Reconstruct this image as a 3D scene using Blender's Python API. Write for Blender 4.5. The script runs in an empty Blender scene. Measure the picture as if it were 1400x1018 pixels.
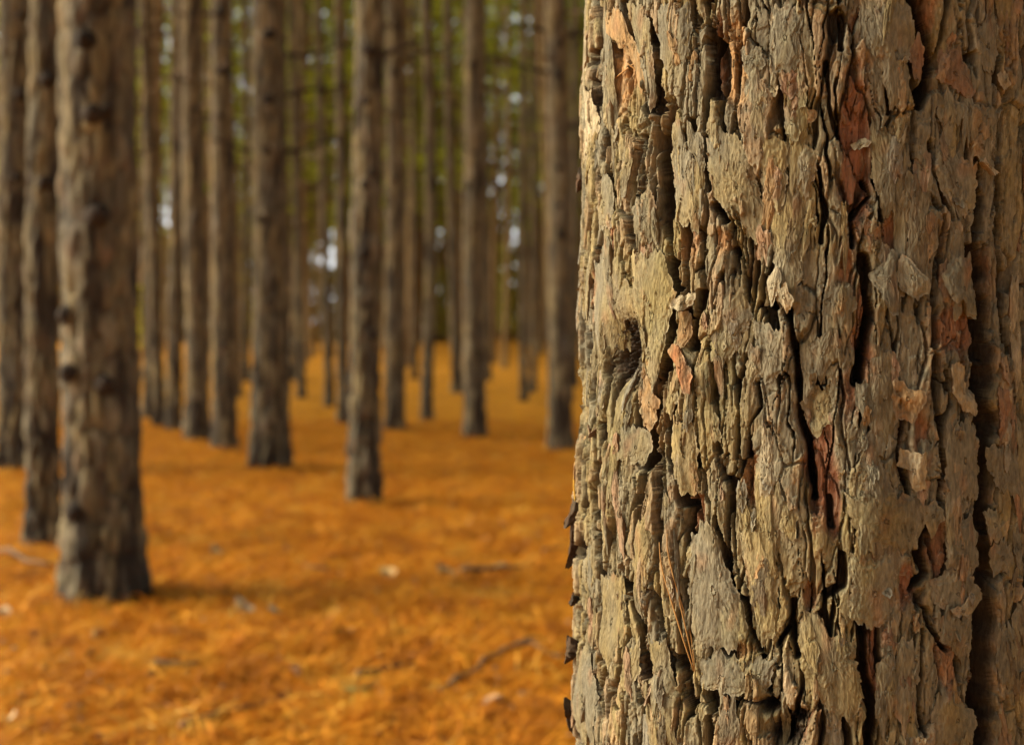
import bpy, math, random
import numpy as np
from mathutils import Vector

random.seed(7)
rng = np.random.default_rng(11)
sc = bpy.context.scene
COL = sc.collection
R_ = math.radians

# ------------------------------------------------------------------ camera
FPX = 1944.4                      # focal length in photo pixels (50 mm on 36 mm, 1400 px)
TILT = math.atan(69.0 / FPX)
CAM = np.array([0.0, 0.0, 1.0])
FWD = np.array([0, math.cos(TILT), -math.sin(TILT)])
UP = np.array([0, math.sin(TILT), math.cos(TILT)])
RIGHT = np.array([1.0, 0, 0])


def project(P):
    d = P - CAM
    w = d @ FWD
    return 700 + FPX * (d @ RIGHT) / w, 509 - FPX * (d @ UP) / w


def ray(px, py):
    d = FWD + RIGHT * ((px - 700) / FPX) + UP * ((509 - py) / FPX)
    return d / np.linalg.norm(d)


def ground_h(x, y):
    x = np.asarray(x, float); y = np.asarray(y, float)
    near = np.exp(-((np.hypot(x, y) - 14) / 14.0) ** 2)
    return 0.05 * np.sin(x * .55 + 1.3) * np.sin(y * .38 + .4) * near


def on_ground(px, py):
    d = ray(px, py)
    t = -CAM[2] / d[2]
    for _ in range(6):
        p = CAM + d * t
        t = (float(ground_h(p[0], p[1])) - CAM[2]) / d[2]
    return CAM + d * t


cd = bpy.data.cameras.new('camera')
cam = bpy.data.objects.new('camera', cd)
COL.objects.link(cam)
cam.location = CAM
cam.rotation_euler = (R_(90) - TILT, 0, 0)
cd.sensor_width = 36; cd.lens = 50
cd.clip_start = .05; cd.clip_end = 3000
cd.dof.use_dof = True
cd.dof.focus_distance = .885
cd.dof.aperture_fstop = 7.0
sc.camera = cam

# ------------------------------------------------------------------ noise (numpy)
_perm = rng.permutation(256).astype(np.int32)
_perm = np.concatenate([_perm, _perm])
_ang = rng.random(256) * 2 * np.pi
_gx = np.cos(_ang).astype(np.float32); _gy = np.sin(_ang).astype(np.float32)


def _h(ix, iy):
    return _perm[_perm[ix & 255] + (iy & 255)]


def perlin(x, y, seed=0):
    x = (x + seed * 17.31).astype(np.float32); y = (y + seed * 9.77).astype(np.float32)
    fx = np.floor(x); fy = np.floor(y)
    ix = fx.astype(np.int32); iy = fy.astype(np.int32)
    x = x - fx; y = y - fy
    u = x * x * x * (x * (x * 6 - 15) + 10); v = y * y * y * (y * (y * 6 - 15) + 10)

    def g(i, j):
        k = _h(ix + i, iy + j)
        return _gx[k] * (x - i) + _gy[k] * (y - j)
    a = g(0, 0); b = g(1, 0); c = g(0, 1); d = g(1, 1)
    a = a + u * (b - a); c = c + u * (d - c)
    return (a + v * (c - a)) * 1.5


def fbm(x, y, oct=3, seed=0, gain=.5):
    t = 0; a = 1.0
    for o in range(oct):
        t = t + a * perlin(x * 2 ** o, y * 2 ** o, seed + o * 3)
        a *= gain
    return t


def voronoi(x, y, seed=0, jit=.9):
    """cells: nearest, second nearest distance, id, height in the cell, how upright the border is"""
    x = x.astype(np.float32); y = y.astype(np.float32)
    ix = np.floor(x).astype(np.int32); iy = np.floor(y).astype(np.int32)
    f1 = np.full(x.shape, 9, np.float32); f2 = f1.copy()
    rid = np.zeros(x.shape, np.int32)
    x1 = np.zeros(x.shape, np.float32); y1 = x1.copy(); x2 = x1.copy(); y2 = x1.copy()
    for i in (-1, 0, 1):
        for j in (-1, 0, 1):
            k = _h(ix + i + seed * 7, iy + j + seed * 13)
            k2 = _perm[k + 57]
            dx = (ix + i + .5 + jit * (k / 255. - .5) - x).astype(np.float32)
            dy = (iy + j + .5 + jit * (k2 / 255. - .5) - y).astype(np.float32)
            d = np.sqrt(dx * dx + dy * dy)
            a = d < f1; b = ~a & (d < f2)
            x2 = np.where(a, x1, np.where(b, dx, x2)); y2 = np.where(a, y1, np.where(b, dy, y2))
            f2 = np.where(a, f1, np.where(b, d, f2))
            x1 = np.where(a, dx, x1); y1 = np.where(a, dy, y1)
            rid = np.where(a, k, rid)
            f1 = np.where(a, d, f1)
    nx = np.abs(x2 - x1); ny = np.abs(y2 - y1)
    return f1, f2, rid, -y1, nx / (nx + ny + 1e-6)


def hash01(rid, s):
    return _perm[(_perm[rid & 255] + s * 31) & 255].astype(np.float32) / 255.


def sat(x):
    return np.clip(x, 0, 1)


def sstep(a, b, x):
    t = sat((x - a) / (b - a))
    return t * t * (3 - 2 * t)


# ------------------------------------------------------------------ object helpers
def tag(o, label=None, cat=None, group=None, kind=None):
    if label: o['label'] = label
    if cat: o['category'] = cat
    if group: o['group'] = group
    if kind: o['kind'] = kind
    return o


def empty(name, loc=(0, 0, 0)):
    o = bpy.data.objects.new(name, None)
    COL.objects.link(o)
    o.location = loc
    return o


def mesh_np(name, V, quads=None, tris=None, col=None, smooth=True, mat=None, parent=None, loc=None):
    V = np.ascontiguousarray(V, np.float32)
    me = bpy.data.meshes.new(name)
    nq = 0 if quads is None else len(quads)
    nt = 0 if tris is None else len(tris)
    me.vertices.add(len(V)); me.vertices.foreach_set('co', V.ravel())
    idx = []
    if nq: idx.append(np.asarray(quads, np.int32).ravel())
    if nt: idx.append(np.asarray(tris, np.int32).ravel())
    idx = np.concatenate(idx)
    me.loops.add(len(idx)); me.loops.foreach_set('vertex_index', idx)
    st = np.concatenate([np.arange(nq) * 4, nq * 4 + np.arange(nt) * 3]).astype(np.int32)
    me.polygons.add(nq + nt)
    me.polygons.foreach_set('loop_start', st)
    if smooth:
        me.polygons.foreach_set('use_smooth', np.ones(nq + nt, bool))
    me.update(calc_edges=True)
    if col is not None:
        at = me.color_attributes.new('Col', 'FLOAT_COLOR', 'POINT')
        c = np.ones((len(V), 4), np.float32); c[:, :3] = col
        at.data.foreach_set('color', c.ravel())
    me.validate()
    if mat: me.materials.append(mat)
    o = bpy.data.objects.new(name, me)
    COL.objects.link(o)
    if parent: o.parent = parent
    if loc is not None: o.location = loc
    return o


def grid_quads(nr, nc, wrap=False):
    r = np.arange(nr - 1)[:, None]
    c = np.arange(nc if wrap else nc - 1)[None, :]
    c1 = (c + 1) % nc
    a = r * nc + c; b = r * nc + c1; d = (r + 1) * nc + c; e = (r + 1) * nc + c1
    return np.stack([a, b, e, d], -1).reshape(-1, 4)


# ------------------------------------------------------------------ materials
def new_mat(name):
    m = bpy.data.materials.new(name); m.use_nodes = True
    nt = m.node_tree
    return m, nt, nt.nodes['Principled BSDF'], nt.nodes['Material Output']


def bark_mat(name, fine=420, bump=.35, dist=.0008, rough=.88):
    m, nt, p, out = new_mat(name)
    N, L = nt.nodes, nt.links
    at = N.new('ShaderNodeVertexColor'); at.layer_name = 'Col'
    tc = N.new('ShaderNodeTexCoord')
    mp = N.new('ShaderNodeMapping'); mp.inputs['Scale'].default_value = (1, 1, .3)
    L.new(tc.outputs['Object'], mp.inputs[0])
    n1 = N.new('ShaderNodeTexNoise'); n1.inputs['Scale'].default_value = fine; n1.inputs['Detail'].default_value = 5
    n1.inputs['Roughness'].default_value = .65
    L.new(mp.outputs[0], n1.inputs['Vector'])
    mr = N.new('ShaderNodeMapRange')
    mr.inputs['From Min'].default_value = .25; mr.inputs['From Max'].default_value = .75
    mr.inputs['To Min'].default_value = .5; mr.inputs['To Max'].default_value = 1.45
    L.new(n1.outputs['Fac'], mr.inputs['Value'])
    mx = N.new('ShaderNodeVectorMath'); mx.operation = 'SCALE'
    L.new(at.outputs['Color'], mx.inputs[0]); L.new(mr.outputs[0], mx.inputs['Scale'])
    L.new(mx.outputs[0], p.inputs['Base Color'])
    bp = N.new('ShaderNodeBump'); bp.inputs['Strength'].default_value = bump; bp.inputs['Distance'].default_value = dist
    L.new(n1.outputs['Fac'], bp.inputs['Height']); L.new(bp.outputs[0], p.inputs['Normal'])
    p.inputs['Roughness'].default_value = rough
    p.inputs['Specular IOR Level'].default_value = .25
    return m


def col_mat(name, rough=.8, spec=.3, transl=0.0):
    m, nt, p, out = new_mat(name)
    N, L = nt.nodes, nt.links
    at = N.new('ShaderNodeVertexColor'); at.layer_name = 'Col'
    L.new(at.outputs['Color'], p.inputs['Base Color'])
    p.inputs['Roughness'].default_value = rough
    p.inputs['Specular IOR Level'].default_value = spec
    if transl:
        tr = N.new('ShaderNodeBsdfTranslucent'); L.new(at.outputs['Color'], tr.inputs['Color'])
        ms = N.new('ShaderNodeMixShader'); ms.inputs[0].default_value = transl
        L.new(p.outputs[0], ms.inputs[1]); L.new(tr.outputs[0], ms.inputs[2])
        L.new(ms.outputs[0], out.inputs['Surface'])
    return m


M_BARK = bark_mat('pine_bark', bump=1.0, dist=.0014)
M_FARBARK = bark_mat('pine_bark_far', fine=45, bump=.4, dist=.006)
M_LEAF = col_mat('pine_foliage', .7, .2, .6)
M_NEEDLE = col_mat('dry_needle', .6, .3, .15)
M_WOOD = col_mat('dead_wood', .9, .2)

# ------------------------------------------------------------------ foreground pine
AX = R_(12.15); DAX = 1.035
TR_C = np.array([DAX * math.sin(AX), DAX * math.cos(AX)])
TR_R = .1685
PHI0 = math.atan2(-TR_C[1], -TR_C[0])       # azimuth facing the camera


def trunk_radius(z):
    z = np.asarray(z, float)
    return TR_R + .011 * (1.0 - np.clip(z, -.5, 2.0)) + .10 * np.exp(-np.clip(z, 0, 9) / .14) \
        - .004 * np.clip(z - 2.0, 0, 20)


def trunk_axis(z):
    z = np.asarray(z, float)
    return TR_C[0] + .004 * (z - 1.0), TR_C[1] + 0 * z


def to_trunk(px, py):
    """photo pixel -> (angle from the camera-facing side, height) on the bare trunk"""
    d = ray(px, py)
    t = .85
    for _ in range(3):
        z = CAM[2] + d[2] * t
        r = float(trunk_radius(z)); cx, cy = [float(q) for q in trunk_axis(z)]
        ox, oy = CAM[0] - cx, CAM[1] - cy
        a = d[0] ** 2 + d[1] ** 2; b = 2 * (ox * d[0] + oy * d[1]); c = ox * ox + oy * oy - r * r
        disc = max(b * b - 4 * a * c, 0)
        t = (-b - math.sqrt(disc)) / (2 * a)
    p = CAM + d * t
    return (math.atan2(p[1] - cy, p[0] - cx) - PHI0 + math.pi) % (2 * math.pi) - math.pi, p[2]


# fissures of the bark: (width in photo px, depth 0..1, points)
FISS = [
    (5, .8, [(848, 3), (855, 43), (867, 67), (877, 110), (880, 143), (887, 160)]),
    (11, .7, [(888, 30), (895, 67), (898, 100), (895, 134), (897, 150)]),
    (10, 1., [(920, 140), (914, 160), (907, 187), (904, 214), (905, 254), (907, 300), (914, 340), (915, 360), (918, 397),
              (912, 440), (907, 480), (897, 527), (893, 567), (887, 607), (880, 640)]),
    (6, .9, [(810, 0), (813, 20), (818, 50), (808, 83), (810, 124), (817, 154), (827, 187), (822, 217)]),
    (5, .7, [(833, 247), (842, 284), (860, 300), (863, 340), (865, 383), (863, 427), (857, 440)]),
    (6, .7, [(877, 187), (880, 234), (878, 267)]),
    (8, .7, [(960, 0), (962, 20), (967, 47), (970, 100), (977, 132)]),
    (4, .6, [(962, 187), (964, 234), (970, 260)]),
    (9, .9, [(981, 281), (986, 290), (992, 302)]),
    (13, 1., [(1245, -10), (1250, 0), (1260, 20), (1270, 53), (1277, 87), (1270, 114), (1263, 140)]),
    (13, 1., [(1338, 220), (1342, 245), (1344, 267), (1338, 310), (1341, 340)]),
    (20, 1., [(1341, 340), (1345, 390), (1348, 474), (1346, 540), (1348, 607), (1348, 670), (1344, 721), (1350, 790),
              (1350, 858), (1348, 909), (1351, 1030)]),
    (7, .8, [(1367, 73), (1367, 114), (1374, 134), (1370, 187), (1370, 254), (1374, 340), (1380, 373), (1380, 440), (1385, 480)]),
    (4, .5, [(1130, 84), (1133, 144), (1147, 187)]),
    (6, .6, [(1152, 20), (1150, 67)]),
    (5, .7, [(1277, 194), (1280, 234), (1294, 267), (1302, 300)]),
    (5, .7, [(1183, 247), (1190, 267), (1163, 300), (1167, 337)]),
    (6, .7, [(860, 524), (862, 557), (865, 590)]),
    (7, .9, [(923, 507), (923, 540), (914, 574), (915, 624), (927, 660), (932, 690)]),
    (9, .8, [(955, 400), (947, 440), (943, 474)]),
    (4, .8, [(800, 440), (803, 490), (805, 547)]),
    (7, .9, [(823, 580), (820, 640), (813, 680), (814, 755), (818, 807), (821, 875), (821, 944), (825, 978)]),
    (4, .5, [(965, 343), (950, 370)]),
    (4, .6, [(1034, 524), (1037, 557), (1024, 580), (1020, 624)]),
    (8, .9, [(1077, 425), (1082, 464), (1091, 507), (1092, 554), (1098, 580), (1110, 624), (1113, 680)]),
    (7, .8, [(1049, 414), (1058, 420)]),
    (5, .6, [(1000, 340), (1007, 373)]),
    (10, .9, [(1183, 350), (1187, 390), (1190, 424), (1177, 500), (1173, 522)]),
    (5, .7, [(1294, 507), (1300, 547), (1290, 574), (1289, 640), (1285, 680), (1285, 704)]),
    (5, .8, [(785, 807), (796, 841), (794, 909), (790, 1012)]),
    (9, .9, [(855, 797), (869, 814), (873, 858), (876, 892), (880, 923)]),
    (7, .8, [(873, 680), (873, 738), (869, 783), (862, 814)]),
    (5, .8, [(902, 714), (900, 773), (903, 824), (902, 861)]),
    (8, .8, [(939, 690), (938, 738)]),
    (6, .7, [(975, 708), (985, 752), (996, 807), (1016, 820), (1023, 861), (1037, 889)]),
    (7, .8, [(1084, 824), (1079, 858), (1064, 882)]),
    (6, .8, [(917, 889), (934, 923), (941, 964), (944, 978)]),
    (5, .7, [(849, 902), (842, 944), (847, 967)]),
    (4, .4, [(1009, 957), (1035, 962), (1062, 967)]),
    (9, .9, [(1276, 715), (1265, 738), (1265, 783), (1248, 807)]),
    (13, .9, [(1176, 851), (1179, 909), (1192, 971), (1187, 1030)]),
    (9, .8, [(1153, 759), (1152, 800), (1131, 814)]),
    (7, .7, [(1080, 848), (1090, 896)]),
    (5, .7, [(1268, 834), (1275, 858), (1285, 875), (1299, 889)]),
    (4, .6, [(1265, 861), (1261, 909), (1258, 964), (1265, 1005)]),
    (7, .6, [(1138, 721), (1135, 680)]),
    (5, .7, [(1333, 909), (1330, 960)]),
    (4, .6, [(1040, 900), (1052, 945)]),
    (4, .6, [(838, 690), (836, 740), (842, 780)]),
    (4, .6, [(793, 250), (797, 330), (794, 400)]),
    (5, .7, [(798, 560), (802, 620), (797, 690), (793, 760)]),
    (5, .6, [(1205, 180), (1200, 240), (1208, 300)]),
    (5, .6, [(1120, 230), (1128, 290), (1122, 330)]),
    (5, .6, [(1240, 560), (1232, 620), (1245, 690)]),
]
# knots: px, py, rx, ry
KNOTS = [(848, 480, 19, 50), (1078, 1002, 24, 17), (1050, 964, 12, 10), (1093, 978, 13, 12), (1122, 553, 13, 10)]
# patches where an inner layer lies bare: px, py, rx, ry, tint (0 red, 1 orange), strength
BARE = [(978, 75, 11, 60, .15, 1.), (1003, 80, 20, 70, 1., .9), (846, 95, 15, 60, 1., .9), (1170, 200, 26, 140, 0., .8),
        (1225, 60, 14, 40, .1, .9), (1265, 40, 16, 70, .1, .8), (1310, 450, 34, 32, .1, 1.), (1157, 372, 11, 38, .35, 1.),
        (1026, 655, 14, 34, .8, 1.), (1122, 640, 22, 90, 0., .9), (1300, 905, 20, 42, .35, 1.), (1140, 690, 12, 50, 0., 1.),
        (1180, 455, 14, 70, .05, .9), (940, 330, 14, 40, .35, .8), (835, 330, 9, 36, .1, .8), (884, 545, 16, 50, .8, 1.),
        (815, 395, 8, 55, .2, .7), (950, 700, 12, 28, .25, 1.), (1043, 830, 14, 24, .2, .9), (1107, 815, 10, 24, .5, .9),
        (842, 835, 9, 60, .5, .6), (1140, 925, 20, 36, .45, .9), (1195, 905, 10, 70, 0., 1.), (1225, 545, 22, 26, .8, .8),
        (985, 330, 14, 22, .7, .7), (1258, 600, 12, 40, .2, .7), (1243, 800, 14, 34, 0., .8), (888, 905, 9, 25, .2, .9),
        (1230, 330, 40, 50, .15, .55), (1160, 540, 18, 60, .1, .5), (1010, 890, 26, 16, .8, .6), (1285, 760, 16, 60, .1, .6)]
MOSS = [(905, 420, 60, 120), (1170, 780, 40, 110), (985, 520, 40, 70), (830, 590, 30, 60), (1020, 860, 40, 60), (1105, 160, 34, 40)]
GREY = [(1290, 480, 120, 520), (1210, 140, 60, 60), (1070, 480, 60, 120), (1300, 780, 40, 60), (1035, 40, 60, 60), (1330, 120, 50, 120), (970, 800, 40, 70)]


def smin_poly(X, Y, pts):
    d = np.full(X.shape, 1e9, np.float32)
    for (ax, ay), (bx, by) in zip(pts[:-1], pts[1:]):
        vx, vy = bx - ax, by - ay
        t = sat(((X - ax) * vx + (Y - ay) * vy) / (vx * vx + vy * vy))
        d = np.minimum(d, np.hypot(X - ax - t * vx, Y - ay - t * vy))
    return d


def ell(X, Y, px, py, rx, ry):
    return np.exp(-(((X - px) / rx) ** 2 + ((Y - py) / ry) ** 2))


def bark_field(s, z, PX, PY, vis):
    """s, z in cm on the trunk; PX, PY where that spot lies in the photo; vis: 1 on the seen side.
    returns height in cm and colour"""
    f = np.float32
    s = s.astype(f); z = z.astype(f)
    left = sat((-s - 2.5) / 3.0)
    jag = .080 * perlin(s * 4.0, z * .9, 2) + .028 * perlin(s * 12, z * 1.8, 3)
    se = s + .15 * np.minimum(s + 4.5, 0)                          # narrower, longer plates towards the left edge
    ws = se + .42 * fbm(s * .33, z * .13, 2, 1) + .14 * perlin(s * 1.3, z * .6, 4) + jag
    wz = z + 1.0 * perlin(s * .42, z * .2, 7) + .3 * perlin(s * 1.5, z * .8, 8) + 1.5 * jag
    f1, f2, rid, dyc, up1 = voronoi(ws / 1.8, wz / 7.0, 1)
    g1, g2, rid2, dyc2, up2 = voronoi(ws / .98 + 3.3, wz / 4.2, 5)
    b = (f2 - f1) * .95; b2 = (g2 - g1) * .51                      # cm to the joint between plates
    r1 = hash01(rid, 1); r2 = hash01(rid2, 2); r3 = hash01(rid, 3); r4 = hash01(rid2, 4)
    # traced relief
    fis = np.zeros(s.shape, f); soft = np.zeros(s.shape, f)
    wob = 3.6 * perlin(s * 1.2, z * .55, 21) + 1.3 * perlin(s * 3.0, z * .5, 22)
    for w, dep, pts in FISS:
        P = np.array(pts, float)
        sel = np.nonzero(vis & (PX > P[:, 0].min() - 60) & (PX < P[:, 0].max() + 60) &
                         (PY > P[:, 1].min() - 60) & (PY < P[:, 1].max() + 60))
        if not len(sel[0]): continue
        x, y = PX[sel], PY[sel]
        d = smin_poly(x + wob[sel], y, pts) + np.abs(wob[sel]) * .15
        # fissures pinch and swell along their length
        w2 = w * 1.3 * (.62 + .45 * sat(.5 + perlin(y / 34., x / 90., 31)))
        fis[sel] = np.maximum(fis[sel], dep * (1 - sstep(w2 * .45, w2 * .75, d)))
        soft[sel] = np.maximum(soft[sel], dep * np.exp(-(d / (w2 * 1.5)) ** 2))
    bare = np.zeros(s.shape, f); btint = np.zeros(s.shape, f)
    for px, py, rx, ry, ti, st in BARE:
        e = ell(PX + wob * 1.5, PY, px, py, rx, ry) * st * vis
        k = e > bare
        btint[k] = ti; bare[k] = e[k]
    knot = np.zeros(s.shape, f)
    for px, py, rx, ry in KNOTS:
        knot = np.maximum(knot, ell(PX + wob * 1.2, PY + wob, px, py, rx, ry) * vis)
    moss = np.zeros(s.shape, f); grey = np.zeros(s.shape, f)
    for q in MOSS: moss = np.maximum(moss, ell(PX, PY, *q) * vis)
    for q in GREY: grey = np.maximum(grey, ell(PX, PY, *q) * vis)
    # elevation in units of bark layers
    gape = sat(.34 + .25 * left + 1.3 * perlin(ws * .3, wz * .1, 14))           # some joints between plates gape, others are tight
    crack = (1 - sstep(.35, 1., b / (.05 + .20 * gape * sstep(.35, .7, up1)))) * (.2 + .8 * gape * sstep(.3, .65, up1))
    gape2 = sat(.22 + .2 * left + 1.4 * perlin(ws * .5, wz * .17, 15))
    crack2 = (1 - sstep(.3, 1., b2 / (.03 + .08 * gape2))) * gape2 * sstep(.3, .65, up2)
    # long splits that run with the grain and fork
    for sd, fs, fz, wd in ((401, .62, .075, .10), (403, .9, .10, .07), (405, 1.3, .09, .035)):
        q = perlin(ws * fs, wz * fz, sd)
        k = wd * fs * (.25 + 1.5 * sat(perlin(ws * .35, wz * .12, sd + 1) * 1.3 + .25 + .3 * left))
        sp = (1 - sstep(k * .5, k, np.abs(q))) * sat(perlin(ws * .5, wz * .14, sd + 50) * 2.4 + .25 + .35 * left)
        crack = np.maximum(crack, sp * (1.15 if wd > .05 else .85))
    E = 4.4 + 2.6 * (r1 - .5) + 1.5 * (r2 - .5) + 1.3 * fbm(ws * .42, wz * .16, 2, 11)
    E = E - 1.8 * (1 - sat(b * 2.5)) * gape * up1 - 1.4 * soft - 2.6 * sstep(.25, .6, bare + .2 * perlin(s * 1.1, z * .5, 41)) - 3 * knot
    h = np.zeros(s.shape, f)
    top = np.zeros(s.shape, f)
    rim = np.zeros(s.shape, f)
    big = .55 * fbm(ws * .8, wz * .34, 2, 51)
    E = E * 1.7
    hi = .11 * perlin(s * 8.5, z * 2.2, 61)
    NL = 14
    for k in range(NL):
        Ek = E + big * (.6 + .4 * (k % 2)) + .55 * perlin(ws * 1.7 + k * 5.7, wz * .62 + k * 3.1, 70 + k) \
            + .28 * perlin(s * 4.2 + k * 3, z * 1.2 - k * 4, 90 + k) + hi
        e = Ek - k
        m = sstep(0, .07, e)
        th = max(.065, .13 - .009 * k)
        lip = np.exp(-sat(e / 2.) * 2. / .16) * m
        curl = sat(.25 + 1.2 * perlin(ws * .7 - k * 2, wz * .3 + k * 7, 110 + k))
        h += m * th + (.07 * curl if k > 1 else .02) * lip
        top = np.where(e > 0, (k + 1) / 1.7, top)
        rim = np.where(e > 0, lip * curl, rim)
    # each plate leans a little: its lower or side edge stands off the trunk
    lean = (r3 - .5) * .16 * np.clip(-dyc, -1, 1)
    h += sat(top / 5.) * (lean + (r4 - .5) * .12 * np.clip(-dyc2, -1, 1) + .22 * (r1 - .3) + .12 * (r2 - .5))
    # grain, warts and pits
    grain = .018 * fbm(ws * 3.0, wz * .55, 2, 131) + .022 * fbm(s * 9.0, z * 2.2, 3, 141, .65)
    rough_patch = sat(.2 + 1.5 * perlin(s * .3, z * .22, 151))
    grain += .034 * rough_patch * fbm(s * 5.2, z * 1.9, 3, 161, .68)
    rim_ = 1 - .6 * sat((-s - 12) / 5) * sat((s + 30) / 3)
    h += grain * rim_
    pits = sstep(.55, .8, perlin(s * 6.5, z * 3.0, 171))
    h -= .05 * pits * rim_
    hair = np.abs(perlin(ws * 1.9, wz * .33, 181)) + .25 * np.abs(perlin(s * 3, z * 2, 183))
    hair = (1 - sstep(.016, .06, hair)) * sat(perlin(s * .6, z * .3, 185) * 2 + .4)
    h -= .15 * hair
    h -= 1.7 * fis * (1 + 1.4 * sstep(.85, 1., fis)) + 1.4 * knot ** 1.3 * (1 + .5 * perlin(s * 7, z * 4, 191))
    h -= 1.05 * crack + .38 * crack2
    h += .30 * fbm(s * .11, z * .05, 2, 195)
    # ---- colour: pigments of the layers, with crevice shade painted over them
    n1 = perlin(s * .5, z * .22, 201); n2 = perlin(s * 1.9, z * .9, 203); n3 = fbm(s * 7, z * 1.7, 2, 205)

    def C(r, g, b_): return np.array([r, g, b_], f)
    outer = C(.222, .172, .080); outer2 = C(.166, .146, .100); inner = C(.185, .122, .072); red = C(.215, .088, .048)
    orange = C(.35, .195, .078); pale = C(.42, .375, .265); mossc = C(.185, .16, .062); deep_shade = C(.035, .024, .016)
    mixw = sat(.5 + .9 * n1 + .9 * (r3 - .5) + grey * .9)[..., None]
    c = outer * (1 - mixw) + outer2 * mixw
    wthr = sat((top - 1.0) / 1.6 + .35 * n2 + .3 * (r4 - .5))[..., None]
    inn = inner * (1 - .55 * sat(n1 * 1.5 + .2)[..., None]) + red * (.55 * sat(n1 * 1.5 + .2)[..., None])
    c = inn * (1 - wthr) + c * wthr
    # plates whose skin flaked off lately: pinkish brown to orange
    fresh = (sstep(.66, .8, r2 * .6 + r1 * .4 + .22 * n2) * .6)[..., None]
    c = c * (1 - fresh) + (inner * .6 + orange * .28 + pale * .12) * fresh
    bb = (sstep(.22, .55, bare + .16 * n2 + .1 * perlin(s * 1.1, z * .5, 41)) * (.75 + .2 * n3))[..., None]
    bt = btint[..., None]
    c = c * (1 - bb) + (red * (1 - bt) + orange * bt) * bb
    ms = (sat(moss * .8 + .45 * perlin(s * .45, z * .25, 211) + .3 * n2 - .15) * wthr[..., 0] * .55)[..., None]
    c = c * (1 - ms) + mossc * ms
    rm = (sat(rim * 1.3) * .6)[..., None]
    c = c * (1 - rm) + pale * rm
    dk = sat(knot * 1.6 + sstep(0, .4, fis) * .95 + crack * .95 + crack2 * .6 + hair * .5)[..., None]  # dark knots and crack bark, plus the shade inside crevices painted as colour
    c = c * (1 - dk) + deep_shade * dk
    c = c * (1 + .22 * n3[..., None] + .12 * n2[..., None] + .24 * (r4[..., None] - .5)) * (1 - .3 * pits[..., None])
    return h, np.clip(c, .012, .8), fis, np.maximum(np.minimum(crack, 1) * (crack > .5), .6 * (bare > .45))


def spaced(segs):
    out = [segs[0][0]]
    for a, b_, st in segs:
        n = max(1, int(round((b_ - a) / st)))
        out += list(a + (b_ - a) * (np.arange(n) + 1) / n)
    return np.array(out)


def build_foreground(step=.0005):
    pine = empty('pine_tree', (TR_C[0], TR_C[1], 0))
    tag(pine, 'large pine trunk in sharp focus filling the right side, thick flaky grey brown bark', 'tree')
    sa = step / TR_R
    th = spaced([(-math.pi, R_(-100), sa * 8), (R_(-100), R_(100), sa), (R_(100), math.pi, sa * 8)])[:-1]
    z = spaced([(-.12, .5, .006), (.5, .665, .002), (.665, 1.265, step), (1.265, 1.5, .002), (1.5, 2.5, .008), (2.5, 16, .06)])
    T, Z = np.meshgrid(th, z)
    r0 = trunk_radius(Z); cx, cy = trunk_axis(Z)
    A = T + PHI0
    P = np.stack([cx + r0 * np.cos(A), cy + r0 * np.sin(A), Z], -1)
    d = P - CAM
    face = -(d[..., 0] * np.cos(A) + d[..., 1] * np.sin(A))
    PX, PY = project(P.reshape(-1, 3))
    PX = PX.reshape(T.shape).astype(np.float32); PY = PY.reshape(T.shape).astype(np.float32)
    vis = (face > -.02) & (np.abs(Z - 1) < .45)
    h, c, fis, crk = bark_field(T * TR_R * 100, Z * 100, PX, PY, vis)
    rr = r0 + (h - .90) * .01
    V = np.stack([cx + rr * np.cos(A) - TR_C[0], cy + rr * np.sin(A) - TR_C[1], Z], -1)
    return pine, th, z, rr, fis, crk, (V.reshape(-1, 3), grid_quads(len(z), len(th), True), c.reshape(-1, 3))


pine, TH, ZZ, RR, FIS, CRK, TRUNK_DATA = build_foreground()


def trunk_point(th, z, off=0.0):
    """point on the finished bark, off metres above it (local max)"""
    i = int(np.clip(np.searchsorted(ZZ, z), 2, len(ZZ) - 3)); j = int(np.clip(np.searchsorted(TH, th), 2, len(TH) - 3))
    r = float(RR[i - 2:i + 3, j - 2:j + 3].max()) + off
    cx, cy = trunk_axis(z)
    return np.array([float(cx) + r * math.cos(th + PHI0), float(cy) + r * math.sin(th + PHI0), z])

#@@FLAKES
# ------------------------------------------------------------------ bark plates and flakes lying on the trunk
TILES = {'A': (780, 0, 2.994), 'B': (1080, 0, 2.994), 'C': (780, 340, 2.994), 'D': (1080, 340, 2.994),
         'E': (770, 670, 2.925), 'F': (1080, 670, 2.925)}
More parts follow.
